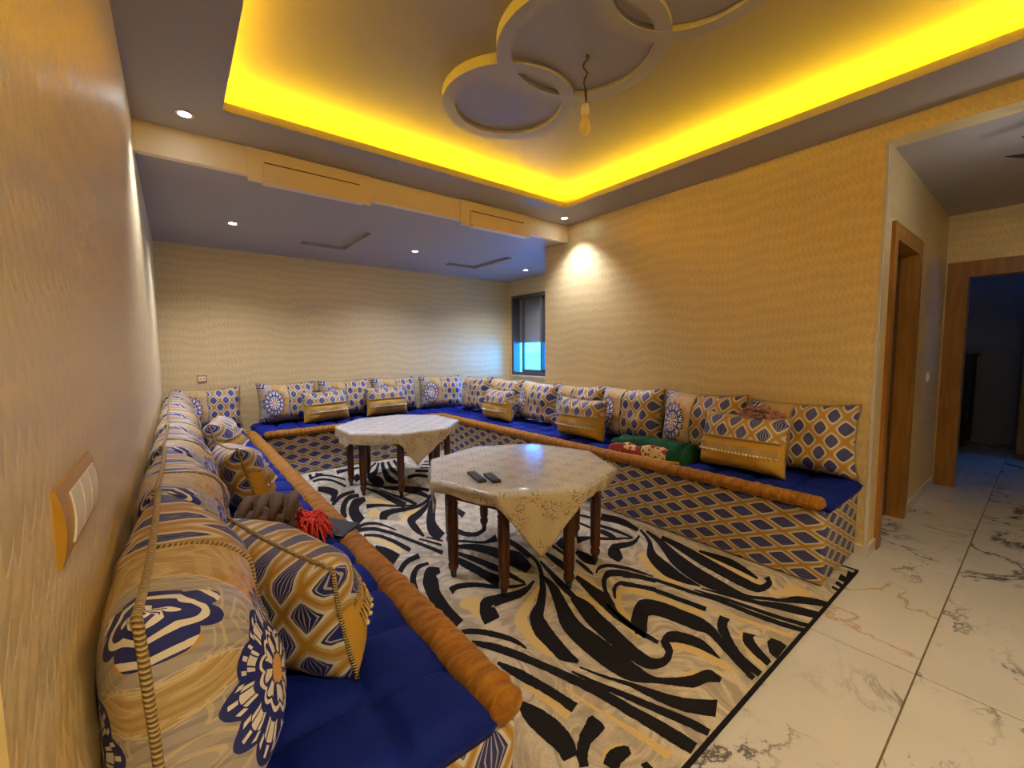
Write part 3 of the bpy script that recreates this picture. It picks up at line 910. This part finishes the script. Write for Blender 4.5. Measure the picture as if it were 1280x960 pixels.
# ------------------------------------------------------------------ tables
ZT = .585
leg_prof = [(r_*1.25, z_) for r_, z_ in [(.010, 0), (.014, .004), (.014, .035), (.017, .04), (.023, .055), (.024, .075), (.018, .09), (.023, .10), (.024, .12), (.026, .34), (.025, .42), (.028, .43), (.022, .445), (.028, .46), (.028, .545)]]
leg_mesh = tip_mesh = None
def table(cx, cy, rot, label, rl=.465):
    global leg_mesh, tip_mesh
    t = empty('octagonal_table', (cx, cy, .012), R(rot)); tag(t, label, 'table', 'low octagonal wooden tables')
    b = MB(); rr = .575
    for z, r in ((ZT-.045, rr-.008), (ZT-.040, rr), (ZT-.018, rr), (ZT-.014, rr-.005)):
        for k in range(8): b.v.append((r*math.cos(PI*k/4), r*math.sin(PI*k/4), z))
    for i in range(3):
        for k in range(8): b.f.append((i*8+k, i*8+(k+1) % 8, i*8+8+(k+1) % 8, i*8+8+k)); b.u.append([(0, 0)]*4)
    b.f += [tuple(range(7, -1, -1)), tuple(24+k for k in range(8))]; b.u += [[(0, 0)]*8]*2
    b.build('tabletop', 'table_wood', t)
    b = MB(); ra, rb_ = .50, .478
    for z in (ZT-.115, ZT-.04):
        for r in (ra, rb_):
            for k in range(8): b.v.append((r*math.cos(PI*k/4), r*math.sin(PI*k/4), z))
    for k in range(8):
        k2 = (k+1) % 8
        b.f += [(k, k2, 16+k2, 16+k), (8+k2, 8+k, 24+k, 24+k2), (k2, k, 8+k, 8+k2)]; b.u += [[(0, 0)]*4]*3
    b.build('apron', 'table_wood', t)
    for k in range(8):
        if leg_mesh is None:
            o = MB().lathe(leg_prof[2:], 14).build('leg', 'table_wood', t, True); leg_mesh = o.data
            f_ = MB().lathe([(.011, 0), (.016, .004), (.018, .037)], 12).build('foot_cap', 'black_rubber', o, True); tip_mesh = f_.data
        else:
            o = bpy.data.objects.new('leg', leg_mesh); COL.objects.link(o); o.parent = t
            f_ = bpy.data.objects.new('foot_cap', tip_mesh); COL.objects.link(f_); f_.parent = o
        o.location = (rl*math.cos(PI*k/4), rl*math.sin(PI*k/4), 0)
    return t
def cloth(cx, cy, rot, flaps, label, seed, short=.055):
    RC = .588; b = MB(); NS = 22; n = 8*NS
    per = []
    for k in range(8):
        a, c = Vector((math.cos(PI*k/4), math.sin(PI*k/4), 0)), Vector((math.cos(PI*(k+1)/4), math.sin(PI*(k+1)/4), 0))
        nn = (a+c).normalized()
        for i in range(NS): per.append((a.lerp(c, i/NS), nn if i else a.normalized(), k, i/NS))
    rows = []
    for fac, z in ((.5, .004), (.85, .004), (.97, .004), (.99, .002), (1.0, -.004), (1.006, -.014)):
        rows.append([tuple(p*RC*fac+Vector((0, 0, z+.0012*noise.noise(p*7*fac+Vector((seed, 0, 0)))))) for p, nn, k, s in per])
    ND = 12
    for j in range(1, ND+1):
        row = []
        for p, nn, k, s in per:
            hang = short*(1+.25*noise.noise(Vector((p.x*4, p.y*4, seed))))
            if k in flaps:
                dpt, tip = flaps[k]
                tri = s/tip if s < tip else (1-s)/(1-tip)
                hang = max(hang, short*.8+dpt*tri)
            t = j/ND; z = -.014-hang*t
            wob = .016*t*noise.noise(Vector((p.x*9, p.y*9, seed+t*1.2)))+.004*math.sin((k+s)*21+seed)*t
            inward = -.02*t*t*(hang/.3)
            fold = .02*t*(1 if k not in flaps else .35)*(.5+.5*noise.noise(Vector(((k+s)*4, seed, 1))))
            v = p*RC*1.006+nn*(wob+inward-fold); row.append((v.x, v.y, z))
        rows.append(row)
    b.v.append((0, 0, .004))
    for r in rows: b.v += r
    for i in range(n): b.f.append((0, 1+i, 1+(i+1) % n)); b.u.append([(0, 0)]*3)
    for j in range(len(rows)-1):
        for i in range(n):
            a = 1+j*n; c = a+n; i2 = (i+1) % n
            b.f.append((a+i, c+i, c+i2, a+i2)); b.u.append([(0, 0)]*4)
    o = b.build('tablecloth', 'cloth_print', None, True); o.location = (cx, cy, ZT+.012); o.rotation_euler = (0, 0, R(rot))
    tag(o, label, 'tablecloth', 'printed tablecloths')
    md = o.modifiers.new('thickness', 'SOLIDIFY'); md.thickness = .0025; md.offset = 1
    return o
T1 = (1.65, 2.02, -5); T2 = (1.70, 3.96, 22)
table(*T1, 'dark wooden octagonal table with two remotes on its cloth')
table(*T2, 'dark wooden octagonal table closer to the back sofa')
# edge k spans rot+45k .. rot+45(k+1)
cloth(*T1, {5: (.295, .5), 3: (.22, .5), 1: (.24, .5)}, 'printed cream tablecloth with a hanging point, two remotes lying on it', 2.0)
cloth(*T2, {5: (.22, .35), 3: (.10, .5), 1: (.2, .5)}, 'printed cream tablecloth on the table closer to the back sofa', 8.0, .085)

# ------------------------------------------------------------------ remotes
def remote(loc, rz, L_, W_, label):
    t = empty('remote_control', loc, rz); tag(t, label, 'remote control')
    MB().rbox(-W_/2, W_/2, -L_/2, L_/2, 0, .018, .005).build('case', 'black_plastic', t)
    for r_ in range(6):
        for c_ in range(3):
            MB().rbox(-W_/2+.009+c_*(W_-.018)/3+.001, -W_/2+.009+(c_+1)*(W_-.018)/3-.001, -L_/2+.015+r_*(L_-.03)/6, -L_/2+.015+(r_+.7)*(L_-.03)/6, .017, .0205, .001, 1).build('button', 'button_grey', t)
zt = ZT+.012+.006
remote((1.265, 1.925, zt), R(-14), .19, .048, 'longer black remote control on the tablecloth')
remote((1.320, 1.855, zt), R(-16), .155, .050, 'shorter black remote control beside the longer one on the tablecloth')

# ------------------------------------------------------------------ bulb
bl_ = empty('pendant_bulb', (1.63, 1.475, 2.35)); tag(bl_, 'bare light bulb hanging on a twisted dark wire from the ceiling rings', 'light bulb')
pts = [(.008*math.sin(i*1.25), .008*math.cos(i*.9), .135+i*.0135) for i in range(20)]
MB().tube(pts, .0042, 6).build('wire', 'black_plastic', bl_, True)
MB().tube([(x+.009, y+.004*math.sin(i), z) for i, (x, y, z) in enumerate(pts)], .003, 6).build('wire', 'brown_velvet', bl_, True)
MB().lathe([(.010, .145), (.017, .14), (.019, .12), (.017, .098), (.014, .095)], 16).build('socket', 'white_plastic', bl_, True)
MB().lathe([(.0005, 0), (.016, .003), (.027, .014), (.031, .030), (.028, .050), (.019, .072), (.014, .085), (.0135, .098)], 20).build('bulb_glass', 'bulb_glass', bl_, True)

# ------------------------------------------------------------------ loose things on the sofas
def cloth_slab(name, mat, lx, ly, h0, seed, parent, amp=.02, loc=(0, 0, 0), thick_top=True):
    b = MB(); nx, ny = 26, 18
    for side in (1, 0):
        for j in range(ny+1):
            for i in range(nx+1):
                u, v = 2*i/nx-1, 2*j/ny-1
                e = ((1-u**6)*(1-v**6))**.5 if abs(u) < 1 and abs(v) < 1 else 0
                x = lx/2*u*(1+.05*noise.noise(Vector((v*2, seed, 0)))); y = ly/2*v*(1+.08*noise.noise(Vector((u*2, seed, 3))))
                z = h0*e*(1+.5*noise.noise(Vector((u*2.2, v*1.5, seed))))+amp*noise.noise(Vector((u*5, v*3, seed+2)))*e if side else 0
                b.v.append((x, y, max(z, 0.0)))
    W = nx+1; K = W*(ny+1)
    for j in range(ny):
        for i in range(nx):
            a = j*W+i
            b.f.append((a, a+1, a+W+1, a+W)); b.f.append((K+a, K+a+W, K+a+W+1, K+a+1)); b.u += [[(0, 0)]*4]*2
    o = b.build(name, mat, parent, True); o.location = loc
    return o
gc = empty('folded_cloth', (2.83, 1.90, ZM-.004), R(-83)); tag(gc, 'green and red patterned cloth folded on the right sofa', 'cloth')
cloth_slab('red_layer', 'red_cloth', .60, .22, .085, 3, gc, .008)
cloth_slab('green_layer', 'green_cloth', .60, .20, .045, 6, gc, .012, (0, .055, .068))
cloth_slab('green_end', 'green_cloth', .17, .24, .10, 9, gc, .02, (.275, 0, .004))
MB().tube([(-.30, -.115, .01), (-.2, -.13, .008), (-.05, -.128, .008), (.1, -.13, .008), (.22, -.14, .008), (.3, -.12, .01)], .008, 8).build('gold_edge', 'gold_satin', gc, True)
sh = empty('crochet_shawl', (2.965, 1.15, .862), R(-90)); tag(sh, 'dusty pink crocheted shawl bunched on top of a throw pillow', 'shawl')
b = MB()
for k in range(150):
    a, r = rnd.uniform(0, 2*PI), math.sqrt(rnd.random()); x, y = .155*r*math.cos(a)*(1+.25*math.sin(3*a)), .075*r*math.sin(a)
    z = .075*(1-r*r)*rnd.uniform(.1, 1.0)-.035*r*r
    rr = rnd.uniform(.012, .022); ax = Vector((rnd.gauss(0, .5), rnd.gauss(0, .5), 1)).normalized(); t1 = ax.orthogonal().normalized(); t2 = ax.cross(t1)
    b.tube([tuple(Vector((x, y, z))+(t1*math.cos(q*PI/4)+t2*math.sin(q*PI/4))*rr) for q in range(8)], .0055, 5, True)
so = b.build('crochet_loops', 'pink_yarn', sh, True); so['kind'] = 'stuff'
bc = empty('brown_garment', (.27, 2.10, ZM-.004), R(75)); tag(bc, 'brown folded garment behind the large throw pillow on the left sofa', 'garment')
cloth_slab('fold', 'brown_cloth', .42, .30, .10, 21, bc, .03)
cloth_slab('fold', 'brown_cloth', .36, .24, .06, 25, bc, .03, (.02, .0, .085))
b = MB()
for k in range(4):
    y = -.10+.06*k
    b.tube([(-.16, y, .12+.012*math.sin(k)), (-.05, y-.015, .155), (.08, y-.01, .15), (.17, y+.01, .11)], [.012, .022, .022, .012], 8)
b.build('crease_roll', 'brown_cloth', bc, True)
ts = empty('red_tassel', (.425, 2.02, ZM+.0), R(0)); tag(ts, 'bright red yarn tassel lying beside the brown garment', 'tassel')
b = MB()
for k in range(90):
    a = rnd.uniform(-2.6, 1.2); l_ = rnd.uniform(.05, .11); x0, y0, z0 = rnd.uniform(-.05, .03), rnd.uniform(-.09, .09), rnd.uniform(.0, .05)
    b.tube([(x0, y0, z0+.035), (x0+l_*.5*math.cos(a), y0+l_*.5*math.sin(a), z0+.045), (x0+l_*math.cos(a), y0+l_*math.sin(a), max(.004, z0-.01))], .0045, 4)
to = b.build('strands', 'red_yarn', ts, True); to['kind'] = 'stuff'
ph = empty('tablet', (.525, 1.97, ZM+.012), R(35)); tag(ph, 'black tablet lying tilted across the brown roll of the left sofa', 'tablet')
MB().rbox(-.06, .06, -.09, .09, 0, .009, .003).build('case', 'black_plastic', ph); MB().rbox(-.054, .054, -.082, .082, .008, .0098, .0008, 1).build('screen', 'black_rubber', ph)
ph.rotation_euler = (R(4), R(-6), R(35))
wp = MB().rbox(-.075, .075, -.03, .03, 0, .014, .006).build('white_charger', 'white_plastic'); wp.location = (.44, 5.20, ZM+.003); wp.rotation_euler = (0, 0, R(12))
tag(wp, 'small flat white object on the left sofa by the corner cushion', 'gadget')

# ------------------------------------------------------------------ carpet
KX0, KX1, KY0, KY1 = .50, 3.05, .63, 4.93
def carpet_mat():
    a = Mat('carpet', .95, 0, .1)
    x, y, z = a.pos('World')
    n = a.noise(a.vec, 2.2, 2, .5, .8)
    st = a.noise(a.comb(x*6.0+n*9.0, y*2.0+n*9.0, 0.0), 1.6, 2)
    gr = a.noise(a.vec, 160, 2, .7)
    c = a.mix(st.smooth(.38, .62), (.40, .345, .27), (.64, .57, .44))
    c = a.mix(gr.smooth(.4, .75)*.4, c, (.26, .21, .16))
    a.color(c); a.bump(gr, .5, .008); M['carpet'] = a.m
carpet_mat()
def pile(name, c1, c2):
    a = Mat(name, .95, 0, .1); a.pos('World'); g_ = a.noise(a.vec, 160, 2, .7)
    a.color(a.mix(g_, c1, c2)); a.bump(g_, .5, .008); M[name] = a.m
pile('carpet_black', (.010, .009, .012), (.022, .020, .024)); pile('carpet_yellow', (.58, .42, .16), (.74, .56, .26))
cp = empty('carpet', ((KX0+KX1)/2, (KY0+KY1)/2, 0)); tag(cp, 'black and cream swirl patterned carpet under both tables', 'carpet')
o = MB().rbox(KX0, KX1, KY0, KY1, .0005, .010, .003).build('pile', 'carpet', cp); o.location = -cp.location
# woven swirl bands on the carpet, plus one painted shade band by the right sofa: edge pairs (left x, left y, right x, right y) in millimetres of the floor plan
BLACK = [
    [(974,4184,1007,4299),(1027,4063,1082,4221),(1042,3964,1115,4051),(1029,3922,1040,3860),(989,3817,991,3793)],
    [(1246,3979,1229,3906),(1126,3949,1113,3863),(1020,3816,1019,3746),(974,3723,978,3677)],
    [(1245,3855,1223,3768),(1149,3850,1137,3755),(1042,3669,1058,3609),(978,3473,1010,3464),(967,3343,987,3355)],
    [(1254,3725,1233,3629),(1156,3713,1149,3553),(1051,3492,1106,3446),(1009,3288,1092,3356),(1014,3159,1081,3236)],
    [(1007,4492,1018,4556),(1093,4511,1108,4575),(1167,4397,1187,4453),(1209,4120,1233,4172)],
    [(1030,4641,1040,4699),(1143,4661,1157,4719),(1227,4522,1245,4574),(1276,4354,1295,4402)],
    [(1034,4795,1062,4814),(1006,4592,1032,4608)],
    [(1089,4741,1108,4821),(1151,4695,1169,4764)],
    [(1279,4638,1308,4769),(1381,4680,1407,4784),(1537,4709,1552,4762)],
    [(1382,4427,1450,4510),(1347,4220,1429,4314)],
    [(1775,4853,1766,4796),(1646,4680,1638,4627)],
    [(1794,4818,1799,4788),(1647,4524,1648,4450),(1503,4341,1577,4329),(1457,4002,1584,4211),(1521,3959,1556,4026)],
    [(1823,4802,1852,4808),(1697,4442,1748,4471),(1596,4056,1682,4168),(1638,3904,1675,3968)],
    [(1886,4778,1914,4801),(1780,4421,1832,4481),(1738,4087,1789,4153)],
    [(1951,4774,1999,4831),(1869,4411,1924,4472)],
    [(1964,4650,2028,4620),(1817,4275,1863,4252)],
    [(1790,3987,1827,4087),(1892,4007,1935,4099),(1956,3886,2003,3971)],
    [(1956,4173,1995,4254),(2065,4082,2106,4161)],
    [(2065,4273,2083,4311),(2144,4220,2163,4257)],
    [(2140,4379,2159,4419),(2205,4338,2225,4378)],
    [(2220,4491,2240,4533),(2270,4463,2291,4505)],
    [(1396,4080,1409,4110),(1488,3866,1509,3916),(1612,3720,1647,3796),(1704,3620,1742,3693),(1769,3497,1809,3565)],
    [(1480,3844,1489,3865),(1614,3590,1660,3680),(1657,3481,1713,3572),(1682,3334,1720,3387)],
    [(1348,3945,1363,3978),(1381,3727,1420,3798),(1395,3482,1452,3575),(1417,3253,1483,3352)],
    [(1427,3837,1440,3861),(1468,3587,1491,3629),(1502,3378,1539,3437),(1517,3239,1548,3281)],
    [(1174,3444,1202,3532),(1270,3423,1290,3475),(1381,3321,1397,3360),(1519,3233,1532,3260)],
    [(1217,3104,1172,3141),(1225,3149,1231,3268),(1292,3200,1321,3294),(1411,3186,1436,3254),(1541,3199,1559,3254),(1658,3287,1666,3332),(1744,3396,1745,3423)],
    [(1305,2661,1291,2650),(1341,2846,1288,2810),(1364,2940,1343,3011),(1468,3029,1481,3117),(1595,3168,1595,3211),(1699,3333,1695,3352)],
    [(1428,2598,1346,2533),(1447,2726,1355,2677),(1484,2849,1431,2868),(1573,3016,1541,3062),(1708,3251,1678,3277),(1767,3420,1751,3420)],
    [(1711,2992,1761,3042),(1688,2775,1750,2834)],
    [(964,3060,971,3109),(1046,3107,1059,3155),(1125,3048,1141,3082),(1186,2869,1193,2879)],
    [(961,3023,980,3085),(1060,2975,1081,3025),(1139,2806,1161,2844),(1197,2609,1218,2638),(1267,2339,1293,2371)],
    [(970,2922,983,2958),(1047,2846,1063,2879),(1089,2692,1114,2728),(1118,2502,1147,2538)],
    [(965,2706,983,2730),(961,2552,1024,2630),(970,2406,1048,2495)],
    [(1246,2629,1256,2645),(1280,2548,1294,2569),(1318,2444,1333,2464)],
    [(1301,2625,1310,2638),(1358,2498,1371,2517)],
    [(969,2285,965,2325),(1047,2369,1052,2415),(1137,2386,1151,2442)],
    [(964,2068,939,2078),(1006,2180,988,2204),(1071,2265,1074,2305),(1140,2273,1149,2303)],
    [(1012,1681,962,1658),(1019,1817,960,1793),(1046,1973,982,1964),(1093,2089,1032,2120),(1111,2139,1115,2236),(1146,2145,1168,2193)],
    [(1090,1912,1102,1968),(1142,1933,1160,1974),(1219,1895,1240,1927),(1291,1820,1310,1844),(1371,1754,1387,1776),(1452,1728,1460,1741)],
    [(1159,1589,1087,1590),(1186,1667,1119,1680),(1183,1694,1188,1762),(1250,1698,1275,1748),(1339,1675,1361,1717),(1432,1689,1443,1714)],
    [(1284,2245,1315,2275),(1293,2092,1343,2136),(1310,1947,1363,1990),(1315,1805,1394,1864)],
    [(1328,2314,1347,2336),(1372,2136,1408,2174),(1409,1967,1450,2003),(1426,1868,1461,1895),(1451,1743,1467,1754)],
    [(1371,2383,1386,2406),(1454,2258,1502,2322),(1504,2126,1573,2198),(1529,1947,1651,2042),(1543,1829,1609,1865)],
    [(1409,2463,1421,2483),(1485,2379,1500,2401),(1562,2294,1580,2323),(1659,2275,1698,2351)],
    [(1507,2627,1547,2668),(1510,2525,1551,2571),(1538,2462,1572,2513),(1603,2426,1627,2477),(1704,2474,1719,2519)],
    [(1699,2229,1732,2251),(1682,2092,1710,2109),(1655,1949,1685,1965)],
    [(1681,2196,1734,2238),(1692,2074,1725,2096),(1668,1911,1689,1919),(1620,1816,1643,1816),(1568,1736,1585,1732)],
    [(1203,1683,1233,1743),(1289,1670,1314,1719),(1389,1665,1403,1705),(1513,1727,1516,1740)],
    [(1580,1764,1590,1761),(1499,1664,1520,1647),(1381,1561,1401,1528),(1295,1507,1334,1468),(1245,1434,1314,1426),(1221,1372,1298,1383),(1211,1297,1277,1310),(1200,1206,1258,1224),(1237,1144,1250,1149)],
    [(1580,1741,1594,1746),(1527,1620,1572,1626),(1442,1480,1503,1477),(1369,1372,1451,1374),(1334,1269,1427,1291),(1319,1147,1422,1175),(1317,1037,1415,1062),(1333,954,1407,979),(1385,894,1413,907),(1434,842,1461,857),(1490,783,1533,812),(1564,759,1614,786),(1594,728,1615,733)],
    [(1546,1482,1584,1495),(1505,1382,1586,1402),(1468,1281,1557,1300),(1449,1181,1534,1199),(1435,1091,1509,1106),(1428,992,1491,1009),(1453,933,1499,959),(1520,913,1535,941),(1597,936,1580,952),(1643,979,1621,999),(1655,977,1701,1014),(1688,940,1748,964),(1713,877,1765,888),(1716,790,1722,791)],
    [(1685,1878,1697,1882),(1624,1713,1656,1723),(1571,1553,1610,1564),(1558,1478,1587,1487)],
    [(1775,1924,1801,1938),(1745,1808,1794,1833),(1729,1697,1776,1719)],
    [(1937,1995,2030,2037),(1902,1877,1984,1911)],
    [(1879,1974,1904,1989),(1856,1815,1882,1829)],
    [(1938,1819,1972,1836),(1896,1704,1977,1747),(1921,1634,1969,1661)],
    [(1861,1745,1879,1752),(1829,1637,1859,1649),(1815,1565,1824,1568)],
    [(1717,1612,1745,1622),(1664,1464,1726,1484),(1629,1340,1706,1357),(1600,1245,1645,1256),(1590,1112,1618,1118),(1582,1059,1607,1065)],
    [(1683,1305,1671,1305),(1748,1406,1729,1408),(1824,1478,1813,1494),(1879,1496,1914,1541),(1935,1460,1982,1494),(1981,1394,2018,1415),(2024,1293,2058,1310)],
    [(1728,1335,1722,1339),(1804,1394,1801,1409),(1859,1400,1883,1421),(1900,1335,1928,1351),(1948,1243,1980,1260)],
    [(1845,1564,1846,1572),(1904,1585,1921,1608),(1969,1558,1996,1579),(2025,1459,2051,1474),(2064,1338,2072,1341)],
    [(2111,1580,2059,1567),(2189,1677,2081,1663),(2166,1688,2194,1735),(2219,1672,2268,1718),(2331,1654,2359,1687),(2462,1700,2471,1717)],
    [(2047,1903,2111,1973),(2159,1891,2189,1918),(2247,1802,2275,1824),(2391,1709,2404,1718)],
    [(2295,1919,2348,1950),(2288,1820,2340,1848),(2303,1785,2320,1794)],
    [(2371,1979,2408,2004),(2389,1853,2426,1874),(2394,1713,2412,1721)],
    [(2399,2240,2429,2263),(2440,2116,2470,2138)],
    [(2477,2065,2569,2130),(2529,1921,2616,1971),(2513,1760,2561,1782)],
    [(2291,2140,2319,2159),(2293,1989,2320,2005)],
    [(2547,1763,2564,1766),(2431,1619,2462,1619),(2252,1494,2328,1497),(2150,1332,2260,1360),(2142,1216,2209,1237),(2176,1118,2186,1121)],
    [(2562,1721,2581,1727),(2455,1552,2521,1568),(2294,1349,2412,1375),(2216,1162,2341,1194),(2214,1030,2308,1055),(2250,923,2288,935),(2317,846,2343,854),(2361,786,2392,796),(2413,736,2472,754),(2468,667,2524,679),(2493,611,2540,619)],
    [(2540,1589,2586,1608),(2485,1424,2564,1450),(2423,1252,2519,1279),(2384,1097,2474,1119),(2359,982,2445,1002),(2372,897,2437,922),(2493,883,2506,909),(2578,928,2540,935)],
    [(2556,1328,2581,1338),(2538,1130,2612,1150),(2496,955,2517,959)],  # shade beside the right sofa, painted as a black band
    [(1929,1444,1964,1468),(2021,1335,2046,1348),(2059,1205,2086,1217),(2081,1103,2107,1113),(2114,994,2144,1003),(2127,848,2159,856),(2149,719,2183,725),(2185,618,2213,623)],
    [(1857,1390,1885,1408),(1931,1275,1960,1290),(1964,1114,1996,1126),(1987,991,2018,1001)],
    [(2117,1121,2127,1125),(2155,981,2175,987),(2174,867,2198,873),(2199,736,2226,742),(2242,611,2271,616)],
    [(2160,1102,2170,1106),(2204,971,2222,977),(2245,860,2275,869),(2292,753,2351,768),(2353,609,2410,620)],
    [(959,1603,972,1626),(1017,1557,1036,1582),(1078,1469,1099,1490),(1110,1403,1129,1416),(1125,1340,1130,1342)],
    [(957,1516,972,1534),(1007,1430,1034,1455),(1053,1334,1083,1356),(1097,1223,1126,1240),(1135,1109,1167,1124),(1169,987,1203,999),(1199,826,1239,835),(1217,712,1263,719),(1228,645,1269,649)],
    [(975,1351,985,1357),(988,1256,1021,1275),(1017,1155,1050,1170),(1036,1069,1068,1080),(1046,993,1081,1003)],
    [(917,1156,925,1159),(897,1067,955,1081),(900,984,970,997),(905,927,964,925),(896,879,936,870)],
    [(1076,940,1088,938),(1049,925,1081,883),(998,906,1011,875),(945,872,965,853),(915,835,935,823)],
    [(1182,1127,1186,1129),(1205,1013,1223,1021),(1236,932,1257,940),(1271,827,1297,836),(1312,708,1343,715),(1332,644,1356,648)],
    [(1223,1122,1229,1125),(1262,1021,1271,1026),(1300,944,1315,950),(1322,856,1355,867),(1358,756,1406,775),(1429,665,1492,690)],
    [(1614,1078,1577,1100),(1698,1132,1659,1179),(1743,1152,1803,1239),(1777,1129,1873,1176),(1805,1030,1896,1062),(1819,951,1908,975),(1832,894,1888,899),(1783,806,1813,806),(1735,722,1761,721),(1699,655,1721,654)],
    [(1648,1335,1665,1339),(1615,1243,1631,1247),(1593,1141,1615,1147),(1591,1060,1617,1067),(1596,1004,1612,1008)],
    [(2009,925,2016,889),(1922,897,1957,875),(1850,838,1893,830),(1784,766,1827,764),(1752,702,1791,703),(1739,647,1772,648)],
    [(1969,798,1988,762),(1903,771,1950,758),(1861,714,1907,712),(1828,649,1862,648)],
    [(1987,709,2019,707),(1926,673,2018,671),(1912,640,2005,643)],
    [(991,761,981,794),(1033,769,1038,810),(1079,766,1089,783)],
    [(1064,695,1067,718),(1091,696,1093,715)],
    [(2717,669,2739,670),(2684,611,2706,612)],
    [(2778,668,2815,670),(2739,608,2775,610)],
    [(2850,673,2915,679),(2821,609,2884,614)],
    [(2895,650,2988,663),(2898,594,2982,604)],
]
YELLOW = [
    [(1233,3625,1272,3715),(1297,3446,1355,3573),(1395,3358,1414,3396)],
    [(1120,3252,1136,3330),(1167,3250,1224,3394),(1176,3180,1225,3249)],
    [(1284,2988,1285,3015),(1376,3069,1395,3156),(1529,3134,1538,3160)],
    [(961,2899,971,2920),(1031,2721,1059,2768),(1075,2519,1099,2551)],
    [(1062,1786,1083,1825),(1087,1734,1177,1812),(1082,1661,1139,1675)],
    [(1502,1686,1502,1669),(1319,1594,1326,1551),(1208,1518,1253,1493),(1175,1400,1223,1408),(1165,1297,1199,1307),(1183,1228,1192,1231)],
    [(1711,1285,1691,1300),(1779,1338,1788,1374),(1844,1325,1880,1351),(1911,1219,1948,1239)],
    [(1814,1359,1858,1385),(1874,1238,1914,1257),(1913,1085,1946,1097),(1937,976,1979,990)],
    [(1683,1295,1714,1294),(1596,1156,1620,1154)],
    [(1734,1618,1769,1636),(1734,1505,1761,1516),(1710,1416,1722,1419)],
    [(1626,1522,1638,1527),(1598,1362,1622,1371),(1590,1229,1608,1235),(1563,1078,1583,1082)],
    [(2215,1547,2285,1562),(2121,1406,2215,1429),(2083,1268,2149,1288),(2098,1174,2131,1185)],
    [(2543,1407,2568,1415),(2470,1209,2535,1228),(2449,1054,2520,1072),(2428,937,2492,953),(2467,917,2514,938)],
    [(1618,949,1661,969),(1658,886,1718,906),(1674,804,1718,811),(1670,725,1685,726)],
    [(1475,823,1492,842),(1535,806,1556,829),(1579,807,1587,818)],
    [(1967,820,1987,809),(1889,776,1907,772),(1841,718,1859,717),(1810,649,1826,649)],
    [(2379,845,2423,863),(2439,796,2501,819),(2517,746,2574,765)],
    [(2022,1009,2033,1013),(2051,842,2072,848),(2101,645,2121,649)],
    [(2461,813,2552,837),(2488,760,2579,781),(2538,707,2575,715)],
    [(984,1201,1001,1209),(997,1100,1029,1111),(1009,984,1046,993)],
    [(1101,1086,1108,1088),(1117,938,1129,942),(1143,783,1165,787),(1150,680,1179,683)],
    [(989,780,975,795),(1022,802,1020,822),(1080,792,1085,803)],
]

def cr(p, i, t, k):
    a, b_, c, d = p[max(i-1, 0)][k], p[i][k], p[i+1][k], p[min(i+2, len(p)-1)][k]
    return .5*(2*b_+(c-a)*t+(2*a-5*b_+4*c-d)*t*t+(3*b_-a-3*c+d)*t**3)
def bands(name, mat, data, z, grow):
    b = MB()
    for bi, p in enumerate(data):
        pts = []; S = 7
        for i in range(len(p)-1):
            for q in range(S): pts.append([cr(p, i, q/S, k)/1000 for k in range(4)])
        pts.append([k/1000 for k in p[-1]])
        base = len(b.v); zz = z+.00006*(bi % 9)
        for e, (lx, ly, rx, ry) in enumerate(pts):
            w_ = math.hypot(lx-rx, ly-ry); j1 = noise.noise(Vector((lx*60, ly*60, 0)))*.004; j2 = noise.noise(Vector((rx*60, ry*60, 5)))*.004
            ux, uy = (lx-rx)/(w_+1e-6), (ly-ry)/(w_+1e-6)
            g_ = w_*grow+.0015; lx, ly, rx, ry = lx+ux*g_, ly+uy*g_, rx-ux*g_, ry-uy*g_
            for x, y in ((lx+ux*j1, ly+uy*j1), (rx+ux*j2, ry+uy*j2)):
                b.v.append((min(max(x, KX0+.01), KX1-.004), min(max(y, KY0+.004), KY1-.01), zz))
        for e in range(len(pts)-1):
            a = base+2*e; b.f.append((a, a+1, a+3, a+2)); b.u.append([(0, 0)]*4)
    o = b.build(name, mat, cp); o.location = -cp.location; o['kind'] = 'stuff'
    return o
# the motif goes on under the overhang of the left sofa
for p in list(BLACK):
    xs_ = [q[k] for q in p for k in (0, 2)]
    if min(q[k] for q in p for k in (1, 3)) > 1150 and 1050 < sum(xs_)/len(xs_) < 1900 and max(xs_)-min(xs_) < 430:
        d_ = max(xs_)-955+(len(p)*37) % 60
        BLACK.append([(a_-d_, b_, c_-d_, e_) for a_, b_, c_, e_ in p])
bands('yellow_swirls', 'carpet_yellow', YELLOW, .0104, .06)
bands('black_swirls_and_shade', 'carpet_black', BLACK, .0112, .10)
o = boxes('binding', 'carpet_black', [(KX0, KX1+.004, KY0-.003, KY0+.009, .0003, .0125), (KX1-.012, KX1+.004, KY0+.009, KY1, .0003, .0125)], cp); o.location = -cp.location
